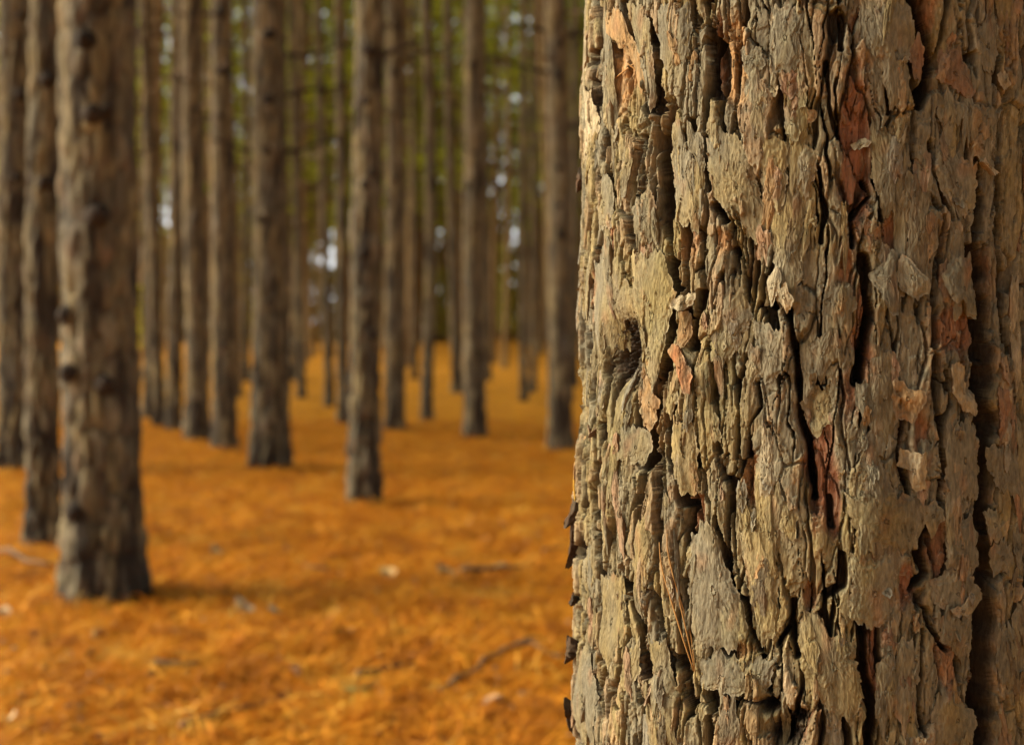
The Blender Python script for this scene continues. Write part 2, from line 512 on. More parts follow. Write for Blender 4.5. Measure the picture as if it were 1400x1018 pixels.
# outlines of the plates seen on the trunk: tile, pigment, lift (cm), curl, points
PLATES = [
    ('A', 'g', .10, .2, [(225,10),(285,25),(325,90),(333,180),(345,400),(325,470),(300,430),(285,330),(265,230),(240,130)]),
    ('A', 'o', .06, .1, [(130,60),(190,20),(205,70),(225,150),(270,220),(290,340),(270,390),(240,290),(180,170),(140,130)]),
    ('A', 'g', .06, .1, [(340,20),(480,10),(490,120),(480,250),(450,260),(400,300),(370,230),(350,120)]),
    ('A', 'g', .12, .1, [(405,500),(440,470),(465,590),(500,630),(500,790),(525,900),(460,940),(420,890),(405,700)]),
    ('A', 'g', .08, .1, [(470,490),(500,520),(540,570),(550,700),(545,810),(510,820),(500,640),(470,590)]),
    ('A', 'g', .08, .1, [(555,570),(620,530),(690,570),(740,620),(760,740),(810,880),(800,1000),(700,960),(690,880),(630,860),(590,800),(560,690)]),
    ('A', 'g', .10, .2, [(760,660),(800,570),(880,580),(890,680),(880,800),(850,900),(800,780)]),
    ('A', 'g', .06, .1, [(830,30),(900,10),(950,60),(940,250),(900,300),(820,280),(810,180)]),
    ('A', 'g', .08, .2, [(700,200),(770,170),(800,270),(745,315),(705,280)]),
    ('A', 'g', .08, .1, [(130,700),(165,740),(175,850),(170,940),(120,930),(100,850)]),
    ('A', 'g', .10, .1, [(255,850),(330,760),(350,860),(330,980),(290,990),(265,930)]),
    ('A', 'p', .16, .5, [(60,400),(85,360),(105,520),(75,600),(40,700),(30,620)]),
    ('B', 'o', .07, .2, [(0,480),(60,430),(110,470),(80,500),(20,505)]),
    ('B', 'g', .08, .2, [(20,640),(60,600),(115,610),(100,740),(60,800),(20,760)]),
    ('B', 'g', .10, .1, [(345,30),(480,20),(520,120),(490,250),(490,420),(420,460),(380,330),(350,200)]),
    ('B', 'r', .10, .2, [(490,200),(540,110),(570,230),(545,320),(510,300)]),
    ('B', 'r', .10, .3, [(615,210),(700,200),(740,290),(760,380),(720,390),(650,340),(615,300)]),
    ('B', 'g', .12, .3, [(610,360),(650,390),(720,420),(720,480),(660,540),(620,470)]),
    ('B', 'g', .14, .4, [(740,430),(830,440),(850,500),(800,555),(750,480)]),
    ('B', 'g', .10, .3, [(760,120),(840,40),(850,210),(830,300),(790,290),(770,200)]),
    ('B', 'g', .10, .2, [(610,690),(690,630),(780,660),(770,860),(700,880),(650,830),(610,740)]),
    ('B', 'g', .12, .3, [(730,520),(830,560),(820,690),(760,640)]),
    ('B', 'g', .08, .2, [(340,470),(430,560),(480,600),(430,700),(440,860),(390,890),(340,720)]),
    ('B', 'p', .10, .3, [(860,300),(890,290),(905,350),(885,380),(860,350)]),
    ('D', 'g', .10, .2, [(75,400),(170,300),(180,450),(130,550),(100,500)]),
    ('D', 'g', .08, .1, [(60,580),(190,560),(190,720),(90,760),(50,660)]),
    ('D', 'g', .08, .1, [(270,550),(330,530),(340,640),(300,695),(270,660)]),
    ('D', 'g', .10, .2, [(805,810),(900,800),(950,860),(940,1010),(860,1010),(820,900)]),
    ('D', 'g', .06, .1, [(640,710),(760,700),(780,900),(770,1018),(650,1018),(640,850)]),
    ('D', 'g', .08, .1, [(170,160),(250,130),(270,230),(220,330),(180,280)]),
    ('D', 'r', .08, .1, [(840,560),(900,570),(920,700),(900,800),(850,790)]),
    ('C', 'g', .12, .1, [(250,20),(370,10),(395,120),(415,180),(390,300),(360,480),(330,590),(290,500),(250,400),(250,200)]),
    ('C', 'o', .08, .1, [(260,500),(310,560),(360,620),(340,700),(310,740),(270,740),(260,620)]),
    ('C', 'g', .08, .1, [(600,210),(700,160),(740,280),(690,380),(600,500),(560,440),(610,330)]),
    ('C', 'g', .12, .2, [(740,300),(880,330),(890,430),(870,510),(790,550),(750,460)]),
    ('C', 'g', .10, .1, [(420,700),(500,700),(515,800),(510,1010),(450,1000),(410,850)]),
    ('C', 'p', .08, .1, [(780,690),(830,760),(840,950),(830,1010),(770,1010),(770,850)]),
    ('C', 'g', .10, .1, [(380,640),(420,500),(445,510),(440,620),(410,690)]),
    ('C', 'g', .10, .1, [(100,60),(190,20),(200,100),(245,180),(240,270),(180,300),(130,480),(100,350)]),
    ('C', 'g', .10, .1, [(190,720),(290,740),(320,800),(290,890),(250,880),(190,860)]),
    ('E', 'g', .10, .1, [(500,180),(560,130),(600,150),(640,300),(720,470),(730,560),(680,650),(560,630),(510,560),(495,350)]),
    ('E', 'g', .12, .1, [(300,150),(350,80),(365,200),(350,350),(320,520),(300,450),(290,300)]),
    ('E', 'g', .10, .1, [(135,350),(240,330),(245,600),(180,700),(135,650)]),
    ('E', 'g', .08, .1, [(330,780),(380,750),(450,850),(460,1018),(350,1018),(330,900)]),
    ('E', 'g', .10, .1, [(340,600),(410,600),(450,780),(430,830),(360,740)]),
    ('E', 'g', .08, .2, [(530,690),(600,640),(700,690),(740,800),(690,830),(600,800),(540,800)]),
    ('E', 'g', .08, .1, [(710,710),(790,660),(850,680),(800,840),(760,820)]),
    ('E', 'g', .08, .1, [(60,650),(95,620),(130,830),(110,1018),(60,1018),(50,850)]),
    ('E', 'g', .06, .1, [(700,180),(780,150),(860,330),(860,600),(790,620),(740,430)]),
    ('E', 'g', .10, .1, [(790,40),(830,10),(850,200),(850,340),(810,310)]),
    ('E', 'g', .10, .1, [(250,640),(300,590),(300,730),(260,810),(225,790)]),
    ('F', 'g', .10, .1, [(225,20),(330,0),(510,20),(515,120),(470,250),(420,230),(300,200),(240,130)]),
    ('F', 'g', .10, .2, [(235,260),(400,260),(430,370),(410,430),(410,520),(330,560),(230,520),(240,380)]),
    ('F', 'g', .12, .2, [(560,370),(640,310),(720,350),(770,420),(720,500),(640,490),(580,440)]),
    ('F', 'g', .10, .1, [(610,200),(640,130),(720,100),(750,300),(700,320),(620,300)]),
    ('F', 'g', .12, .2, [(55,520),(110,480),(160,590),(200,570),(270,700),(290,820),(250,940),(160,900),(90,780)]),
    ('F', 'g', .08, .1, [(600,820),(690,840),(760,900),(740,1018),(570,1018)]),
    ('F', 'g', .08, .1, [(600,500),(720,510),(740,620),(700,700),(650,640),(600,600)]),
    ('F', 'g', .12, .2, [(790,230),(850,190),(890,250),(880,330),(820,350)]),
    ('F', 'g', .10, .1, [(775,80),(830,70),(850,190),(800,210)]),
    ('F', 'g', .10, .1, [(840,560),(890,530),(930,600),(930,790),(840,790),(820,680)]),
    ('F', 'r', .08, .2, [(360,570),(410,540),(430,620),(380,660)]),
    ('F', 'g', .08, .1, [(345,700),(410,640),(430,760),(380,1000),(340,900)]),
    ('F', 'g', .10, .2, [(540,40),(600,60),(610,110),(570,170),(530,130)]),
]
# loose flakes that stand off the bark: a part each
LOOSE = [
    ('C', 'p', .22, .9, [(405,245),(440,190),(505,183),(492,228),(452,262)], 'pale curled bark flake'),
    ('C', 'd', .26, .5, [(388,412),(430,390),(470,450),(512,520),(505,595),(482,592),(450,500)], 'rust orange strip of bark'),
    ('C', 'o', .18, .3, [(440,260),(480,270),(488,360),(460,405),(428,392)], None),
    ('C', 'p', .24, .7, [(843,172),(880,140),(922,210),(890,257),(850,212)], None),
    ('C', 'p', .20, .4, [(790,230),(800,130),(845,60),(868,90),(862,160),(830,237)], None),
    ('D', 'g', .22, .6, [(318,103),(380,62),(420,0),(445,10),(432,90),(440,270),(410,277),(370,190)], None),
    ('D', 'g', .26, .5, [(436,60),(470,20),(512,80),(562,130),(562,190),(500,207),(440,160)], None),
    ('D', 'g', .24, .6, [(620,110),(650,60),(740,10),(762,130),(777,292),(735,285),(690,200),(662,232),(630,180)], None),
    ('D', 'p', .28, .5, [(640,480),(690,470),(722,560),(758,640),(752,684),(700,652),(660,600)], None),
    ('D', 'o', .26, .8, [(412,540),(440,520),(480,570),(547,580),(540,640),(500,706),(430,700),(415,640)], 'orange brown upturned bark flake'),
    ('D', 'p', .24, .7, [(440,820),(540,830),(543,940),(557,992),(500,987),(482,900),(430,888)], 'pale grey bark flake curling off the trunk'),
    ('B', 'p', .18, .6, [(255,590),(300,560),(335,575),(320,600),(275,612)], None),
    ('B', 'p', .20, .7, [(770,650),(800,660),(852,712),(820,708)], None),
    ('F', 'p', .22, .7, [(620,470),(700,440),(722,480),(690,505),(640,495)], None),
    ('E', 'p', .20, .3, [(432,340),(445,350),(447,400),(436,412),(430,380)], None),
]
PIG = {'g': None, 'p': (.32, .27, .18), 'o': (.28, .175, .08), 'r': (.20, .115, .07), 'd': (.28, .12, .05), 's': (.19, .172, .132), 'k': (.25, .160, .098), 'b': (.125, .098, .062)}

J0 = int(np.searchsorted(TH, R_(-99.9))); J1 = int(np.searchsorted(TH, R_(99.9)))
I0 = int(np.searchsorted(ZZ, .6655)); I1 = int(np.searchsorted(ZZ, 1.2645))
SG = TH[J0:J1] * TR_R * 100; ZG = ZZ[I0:I1] * 100
DS = float(SG[1] - SG[0]); DZ = float(ZG[1] - ZG[0])
HS = ((RR - trunk_radius(ZZ)[:, None]) * 100)[I0:I1, J0:J1].astype(np.float32)       # current surface, cm
FG = FIS[I0:I1, J0:J1]; CG = CRK[I0:I1, J0:J1]


def blur(a, n):
    for ax in (0, 1):
        p = np.pad(a, [(n + 1, n) if q == ax else (0, 0) for q in (0, 1)], mode='edge')
        c = np.cumsum(p, axis=ax, dtype=np.float64)
        a = (np.take(c, np.arange(2 * n + 1, c.shape[ax]), ax) - np.take(c, np.arange(0, c.shape[ax] - 2 * n - 1), ax)) / (2 * n + 1)
    return a.astype(np.float32)


def samp(a, s, z):
    x = np.clip((s - SG[0]) / DS, 0, len(SG) - 1.01); y = np.clip((z - ZG[0]) / DZ, 0, len(ZG) - 1.01)
    i = y.astype(int); j = x.astype(int); fx = x - j; fy = y - i
    return (a[i, j] * (1 - fx) + a[i, j + 1] * fx) * (1 - fy) + (a[i + 1, j] * (1 - fx) + a[i + 1, j + 1] * fx) * fy


def surf(s, z, h):
    """cm on the trunk -> local metres"""
    th = s / (TR_R * 100); zz = z * .01
    r = trunk_radius(zz) + h * .01
    cx, cy = trunk_axis(zz)
    return np.stack([cx + r * np.cos(th + PHI0) - TR_C[0], cy + r * np.sin(th + PHI0) - TR_C[1], zz], -1)


def flake(outline, base, lift, curl, pig, seed, rag=1.0, thick=.07):
    """outline: (n,2) cm. Returns verts, quads, colours of one ragged, layered, slightly curled plate"""
    O = np.asarray(outline, float)
    c = O.mean(0)
    # resample the outline
    Q = np.vstack([O, O[:1]]); L = np.hypot(*np.diff(Q, axis=0).T); T = np.concatenate([[0], np.cumsum(L)])
    per = T[-1]
    n = int(np.clip(per / .075, 26, 300))
    t = np.arange(n) / n * per
    P = np.stack([np.interp(t, T, Q[:, 0]), np.interp(t, T, Q[:, 1])], -1)
    for _ in range(2): P = (np.roll(P, 1, 0) + 2 * P + np.roll(P, -1, 0)) / 4
    d = P - c
    dn = d / (np.linalg.norm(d, axis=1, keepdims=True) + 1e-6)
    nz = .14 * perlin(P[:, 0] * 1.6, P[:, 1] * 1.6, seed) + .07 * perlin(P[:, 0] * 5, P[:, 1] * 5, seed + 1) + .035 * perlin(P[:, 0] * 11, P[:, 1] * 11, seed + 2)
    P0 = P.copy()
    P = P + dn * (nz * rag)[:, None]
    endz = sat(np.abs(P[:, 1] - c[1]) / (np.abs(P[:, 1] - c[1]).max() + 1e-6) * 1.6 - .5)
    P[:, 1] += rag * endz * np.sign(P[:, 1] - c[1]) * (.26 * perlin(P[:, 0] * 2.6, P[:, 1] * .2, seed + 60) + .14 * perlin(P[:, 0] * 7, P[:, 1] * .4, seed + 61))
    w = math.sqrt(abs(np.sum(P[:, 0] * np.roll(P[:, 1], -1) - P[:, 1] * np.roll(P[:, 0], -1))) / 2) * .5
    nr = int(np.clip(w * 1.3 / .07, 6, 26))
    r = np.linspace(0, 1, nr + 1)[1:] ** .8
    G = c + (P0 - c)[None] * r[:, None, None] + (P - P0)[None] * (r ** 5)[:, None, None]                     # (nr,n,2)
    s = G[..., 0]; z = G[..., 1]
    q = (1 - r)[:, None] * np.linalg.norm(P - c, axis=1)[None] * .75     # cm from the rim, roughly
    s0, z0 = float(c[0]), float(c[1])
    # stacked laminae: each ends a little farther in, along a ragged line
    h = np.zeros(s.shape)
    for k in range(3):
        off = (0, .12, .36)[k] * (1 + .8 * perlin(s * .9 + k * 9, z * .5, seed + 5 + k)) + .10 * perlin(s * 3.2, z * 2.0, seed + 8 + k)
        h += (.0, .065, .055)[k] * sstep(0, .06, q - off) if k else 0
    dirx = (s - s0) / (w + 1e-6); dirz = (z - z0) / (w * 1.6 + 1e-6)
    a = random.uniform(-.6, .6); up = -1 if random.random() < .7 else 1
    lean = (dirx * math.sin(a) + up * dirz * math.cos(a))
    edge = np.exp(-q / (.16 + .10 * w))
    h += lift + curl * (.16 * lean + .24 * edge * sat(.3 + lean + .6 * perlin(s * .8, z * .6, seed + 13)))
    h += .018 * fbm(s * 3.0, z * .6, 2, seed + 20) + (.018 + .024 * sat(.3 + 1.4 * perlin(s * .6, z * .4, seed + 28))) * fbm(s * 8.0, z * 2.6, 3, seed + 24, .7)
    gr_ = np.abs(perlin(s * 2.2, z * .4, seed + 50)) + .2 * np.abs(perlin(s * 4, z * 2.5, seed + 51))
    h -= .10 * (1 - sstep(.018, .07, gr_)) * sat(perlin(s * .6, z * .4, seed + 52) * 2 + .3)
    h += samp(base, s, z)
    V1 = surf(s, z, h)
    # skirt and underside
    s2, z2, h2 = c[0] + (s[-1] - c[0]) * .965, c[1] + (z[-1] - c[1]) * .985, h[-1] - thick
    V2 = np.stack([V1[-1], surf(s2, z2, h2)])
    j = max(0, nr // 2)
    V3 = surf(s[j], z[j], samp(base, s[j], z[j]) - .25)[None]
    V = np.concatenate([V1, V2, V3], 0)
    Qd = grid_quads(V.shape[0], n, True)
    Qd = np.concatenate([Qd[:(nr - 1) * n], Qd[nr * n:]])         # the rim is a crease: no face between its two rings
    ctr = surf(np.array([s0]), np.array([z0]), np.array([float(h[0].mean())]))
    nv = V.shape[0] * n
    tris = np.stack([np.full(n, nv), np.arange(n), (np.arange(n) + 1) % n], -1)
    # colour
    w3 = surf(s, z, 0 * s) + np.array([TR_C[0], TR_C[1], 0])
    PX, PY = project(w3.reshape(-1, 3)); PX = PX.reshape(s.shape); PY = PY.reshape(s.shape)
    moss = np.zeros(s.shape); grey = np.zeros(s.shape)
    for e in MOSS: moss = np.maximum(moss, ell(PX, PY, *e))
    for e in GREY: grey = np.maximum(grey, ell(PX, PY, *e))
    n1 = perlin(s * .5, z * .25, 201); n2 = perlin(s * 1.9, z * .9, seed + 30); n3 = fbm(s * 7, z * 1.7, 2, seed + 33)
    o1 = np.array([.222, .172, .080]); o2 = np.array([.166, .146, .100])
    m = sat(.5 + .9 * n1 + random.uniform(-.5, .5) + grey * .9)[..., None]
    col = o1 * (1 - m) + o2 * m
    if pig and PIG[pig]:
        k = sat(.8 + .4 * n2)[..., None]; col = col * (1 - k) + np.array(PIG[pig]) * k
    ms = (sat(moss * .8 + .45 * perlin(s * .45, z * .25, 211) + .3 * n2 - .15) * .55)[..., None]
    if pig == 'g': col = col * (1 - ms) + np.array([.185, .16, .062]) * ms
    # torn rims show the paler or redder laminae
    e = (sat(np.exp(-q / .07)) * sat(.4 + perlin(s * .9, z * .7, seed + 40)) * .5)[..., None]
    col = col * (1 - e) + np.array([.36, .32, .24]) * e
    st = sat(perlin(s * .8, z * .45, seed + 44) * 1.6 - .45)[..., None] * .6
    col = col * (1 - st) + np.array([.25, .125, .06]) * st
    col = col * (1 + .22 * n3[..., None] + .12 * n2[..., None]) * random.uniform(.82, 1.14)
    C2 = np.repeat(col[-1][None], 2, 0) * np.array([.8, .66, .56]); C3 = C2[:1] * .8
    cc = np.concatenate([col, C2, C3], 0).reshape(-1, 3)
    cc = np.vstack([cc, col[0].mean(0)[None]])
    # tell the pile that something lies here now
    bb = P.min(0), P.max(0)
    ja, jb = np.searchsorted(SG, [bb[0][0], bb[1][0]]); ia, ib = np.searchsorted(ZG, [bb[0][1], bb[1][1]])
    if jb > ja and ib > ia:
        SS, SZ = np.meshgrid(SG[ja:jb], ZG[ia:ib])
        ang = np.arctan2(P[:, 1] - c[1], P[:, 0] - c[0]); od = np.argsort(ang)
        rad = np.linalg.norm(P - c, axis=1)
        ga = np.arctan2(SZ - c[1], SS - c[0]); gr = np.hypot(SZ - c[1], SS - c[0])
        lim = np.interp(ga, ang[od], rad[od], period=2 * np.pi)
        ins = gr < lim
        HS[ia:ib, ja:jb] = np.where(ins, np.maximum(HS[ia:ib, ja:jb], samp(base, SS, SZ) + lift + .06), HS[ia:ib, ja:jb])
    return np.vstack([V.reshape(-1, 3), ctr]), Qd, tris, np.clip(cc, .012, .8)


def px_outline(tile, pts):
    x0, y0, k = TILES[tile]
    out = []
    for X, Y in pts:
        th, z = to_trunk(x0 + X / k, y0 + Y / k)
        out.append((th * TR_R * 100, z * 100))
    return np.array(out)


def random_outline(s, z, W, L, rot):
    n = 14
    a = np.arange(n) / n * 2 * np.pi
    k = rng.uniform(.72, 1.15, n)
    sq = (np.abs(np.cos(a)) ** 3 + np.abs(np.sin(a)) ** 3) ** (-1 / 3)
    x = np.cos(a) * k * W / 2 * sq; y = np.sin(a) * k * L / 2 * sq
    x = x + .12 * L * rng.uniform(-.5, .5) * (y / L) * 2
    return np.stack([s + x * math.cos(rot) - y * math.sin(rot), z + x * math.sin(rot) + y * math.cos(rot)], -1)


BUF = []


def add(res):
    BUF.append(res)


def fis_hit(O):
    c = O.mean(0)
    P = np.concatenate([c + (O - c) * k for k in (.15, .4, .65, .85, 1.)])
    f = samp(FG, P[:, 0], P[:, 1]); k = samp(CG, P[:, 0], P[:, 1])
    return float((f > .45).mean()) * 40 + float(k.mean()) * 2.2


def blur_plates(n):
    w = np.where((FG > .1) | (CG > .2), .001, 1.).astype(np.float32)
    return blur(HS * w, n) / blur(w, n)


def scatter(n, W, L, lift, curl, base, cover=None):
    k = 0; tries = 0
    while k < n and tries < n * 12:
        tries += 1
        s = rng.uniform(SG[0] + 1, SG[-1] - 1); z = rng.uniform(ZG[0] + .5, ZG[-1] - .5)
        wl = rng.uniform(*W); ll = max(wl * 1.1, rng.uniform(*L))
        lf_ = float(sstep(-3, -7, s))
        O = random_outline(s, z, wl * (1.08 - .3 * lf_), ll * (1 + .25 * lf_), rng.normal(0, .11))
        if fis_hit(O) > .35: continue
        k += 1
        pg = rng.choice(['g', 'p', 'o', 'r', 's', 'k', 'b'], p=[.56, .03, .03, .06, .10, .13, .09])
        add(flake(O, base, rng.uniform(*lift), curl * rng.uniform(.2, 1.3), pg, 300 + int(rng.integers(0, 4000)), 1.1,
                  rng.uniform(.04, .09)))


scatter(130, (.8, 1.9), (3.5, 8.5), (.0, .14), .25, blur_plates(20))
B_ = blur_plates(20)
for tl, pg, lf, cu, pts in PLATES:
    O = px_outline(tl, pts)
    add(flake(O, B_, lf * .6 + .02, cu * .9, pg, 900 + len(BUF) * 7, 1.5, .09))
scatter(260, (.35, 1.1), (1.5, 5.0), (.0, .11), .40, blur_plates(14))
scatter(150, (.25, .7), (.6, 2.0), (.0, .08), .7, blur_plates(8))
Vs, Qs, Ts, Cs, off = [], [], [], [], 0
for v, q, t_, c_ in BUF:
    Vs.append(v); Qs.append(q + off); Ts.append(t_ + off); Cs.append(c_); off += len(v)
trunk_base = TRUNK_DATA
nb = len(trunk_base[0])
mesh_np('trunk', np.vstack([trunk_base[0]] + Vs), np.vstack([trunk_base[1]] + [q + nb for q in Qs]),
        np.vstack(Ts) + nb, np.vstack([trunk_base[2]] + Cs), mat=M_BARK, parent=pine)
# dark splinters that stand out at the left edge
for py, hh, dd in ((752, 74, .42), (712, 34, .34), (906, 30, .5), (1000, 42, .4), (238, 26, .36), (835, 20, .25)):
    th_, z_ = to_trunk(800, py)
    s_ = (th_ - R_(14)) * TR_R * 100
    hw = hh / 22.3 / 2
    O = np.array([(s_ - .5, z_ * 100 + hw), (s_ + .15, z_ * 100 + hw * 1.2), (s_ + .45, z_ * 100 + hw * .3), (s_ + .4, z_ * 100 - hw), (s_ - .2, z_ * 100 - hw * 1.1), (s_ - .55, z_ * 100 - hw * .2)])
    v, q, t_, c_ = flake(O, blur_plates(7), dd, .6, 'd', 7000 + py, 1.6, .10)
    mesh_np('bark_flake', v, q, t_, c_ * np.array([.22, .26, .3]), mat=M_BARK, parent=pine)
B_ = blur_plates(7)
for tl, pg, lf, cu, pts, lab in LOOSE:
    v, q, t_, c_ = flake(px_outline(tl, pts), B_, lf + .07, cu, pg, 5000 + len(pts) * 31 + pts[0][0], 1.0, .05)
    o = mesh_np('bark_flake', v, q, t_, c_, mat=M_BARK, parent=pine)
    if lab: o['label'] = lab
#@@ENDFLAKES
#@@REST
# ------------------------------------------------------------------ small shape helpers
def tube(pts, rad, n=8, cap=True):
    P = np.asarray(pts, float); m = len(P)
    rad = np.broadcast_to(np.asarray(rad, float), (m,))
    t = np.gradient(P, axis=0); t /= np.linalg.norm(t, axis=1, keepdims=True) + 1e-9
    ref = np.array([0, 0, 1.]) if abs(t[0][2]) < .8 else np.array([1., 0, 0])
    a = np.cross(t, ref); a /= np.linalg.norm(a, axis=1, keepdims=True) + 1e-9
    b = np.cross(t, a)
    an = np.arange(n) / n * 2 * np.pi
    V = P[:, None] + rad[:, None, None] * (a[:, None] * np.cos(an)[None, :, None] + b[:, None] * np.sin(an)[None, :, None])
    V = V.reshape(-1, 3); Q = grid_quads(m, n, True)
    k = len(V)
    V = np.vstack([V, P[:1], P[-1:]])
    i = np.arange(n); j = (i + 1) % n
    T = np.concatenate([np.stack([np.full(n, k), j, i], -1), np.stack([np.full(n, k + 1), (m - 1) * n + i, (m - 1) * n + j], -1)])
    return V, Q, T


class Pile:
    def __init__(self): self.V, self.Q, self.T, self.C, self.k = [], [], [], [], 0

    def add(self, V, Q=None, T=None, C=(.2, .2, .2)):
        self.V.append(V)
        if Q is not None and len(Q): self.Q.append(np.asarray(Q) + self.k)
        if T is not None and len(T): self.T.append(np.asarray(T) + self.k)
        C = np.asarray(C, float)
        self.C.append(np.broadcast_to(C, (len(V), 3)))
        self.k += len(V)

    def build(self, name, mat, parent=None, loc=None, smooth=True):
        return mesh_np(name, np.vstack(self.V), np.vstack(self.Q) if self.Q else None, np.vstack(self.T) if self.T else None,
                       np.vstack(self.C), smooth, mat, parent, loc)


# ------------------------------------------------------------------ ground
def clump(x, y):
    r = np.hypot(x, y)
    f = np.exp(-(r / 16.) ** 2)
    return 1.35 * f * (.012 * fbm(x * 2.3, y * 2.3, 2, 301) + .012 * perlin(x * 7, y * 7, 303) + .006 * perlin(x * 17, y * 17, 305))


def build_ground():
    rs = [.25]
    while rs[-1] < 900: rs.append(rs[-1] + max(.03, rs[-1] * (.011 if rs[-1] < 14 else .05)))
    r = np.array(rs)
    a = spaced([(R_(-180), R_(-26), R_(4)), (R_(-26), R_(26), R_(.22)), (R_(26), R_(180), R_(4))])[:-1]
    A, Rr = np.meshgrid(a, r)
    x = Rr * np.sin(A); y = Rr * np.cos(A)
    z = ground_h(x, y) + clump(x, y)
    for tx, ty, tr in MOUNDS:                                   # needles heap up round the foot of a trunk
        z = z + .02 * np.exp(-(np.hypot(x - tx, y - ty) / (tr * 2.0)) ** 2)
    V = np.stack([x, y, z], -1).reshape(-1, 3)
    Q = grid_quads(len(r), len(a), True)[:, ::-1]
    T = np.stack([np.full(len(a), len(V)), (np.arange(len(a)) + 1) % len(a), np.arange(len(a))], -1)[:, ::-1]
    V = np.vstack([V, [[0, 0, 0]]])
    o = mesh_np('ground', V, Q, T[:, ::-1], None, True, ground_mat())
    tag(o, kind='structure')


def ground_mat():
    m, nt, p, out = new_mat('needle_carpet')
    N, L = nt.nodes, nt.links
    tc = N.new('ShaderNodeTexCoord')

    def noise(scale, detail, rough=.6, sx=1, sy=1, off=0):
        mp = N.new('ShaderNodeMapping'); mp.inputs['Scale'].default_value = (sx, sy, 1); mp.inputs['Location'].default_value = (off, off * .7, 0)
        L.new(tc.outputs['Object'], mp.inputs[0])
        n = N.new('ShaderNodeTexNoise'); n.inputs['Scale'].default_value = scale; n.inputs['Detail'].default_value = detail
        n.inputs['Roughness'].default_value = rough
        L.new(mp.outputs[0], n.inputs['Vector'])
        return n.outputs['Fac']

    def ramp(fac, a, b):
        r = N.new('ShaderNodeMapRange'); r.interpolation_type = 'SMOOTHSTEP'
        r.inputs['From Min'].default_value = a; r.inputs['From Max'].default_value = b
        L.new(fac, r.inputs['Value']); return r.outputs[0]

    def mix(fac, a, b):
        x = N.new('ShaderNodeMix'); x.data_type = 'RGBA'
        L.new(fac, x.inputs['Factor'])
        for v, s in ((a, 'A'), (b, 'B')):
            sk = [q for q in x.inputs if q.name == s and q.type == 'RGBA'][0]
            if isinstance(v, tuple): sk.default_value = v + (1,)
            else: L.new(v, sk)
        return [q for q in x.outputs if q.type == 'RGBA'][0]
    c = mix(ramp(noise(9, 5, .65, 1, 1.4), .38, .62), (.53, .200, .007), (.69, .31, .013))
    c = mix(ramp(noise(3.1, 6, .7, 1, 1.6, 3.3), .50, .70), c, (.29, .095, .012))
    c = mix(ramp(noise(21, 4, .7, 1, 1.3, 7.7), .56, .74), c, (.20, .065, .014))
    c = mix(ramp(noise(16, 3, .6, 1, 1.3, 12.1), .62, .76), c, (.60, .34, .07))
    c = mix(ramp(noise(.55, 3, .6, 1, 1, 5.1), .45, .75), c, (.62, .255, .009))
    L.new(c, p.inputs['Base Color'])
    p.inputs['Roughness'].default_value = .9; p.inputs['Specular IOR Level'].default_value = .15
    bp = N.new('ShaderNodeBump'); bp.inputs['Strength'].default_value = .8; bp.inputs['Distance'].default_value = .012
    L.new(noise(70, 5, .7, 1, 1), bp.inputs['Height']); L.new(bp.outputs[0], p.inputs['Normal'])
    return m


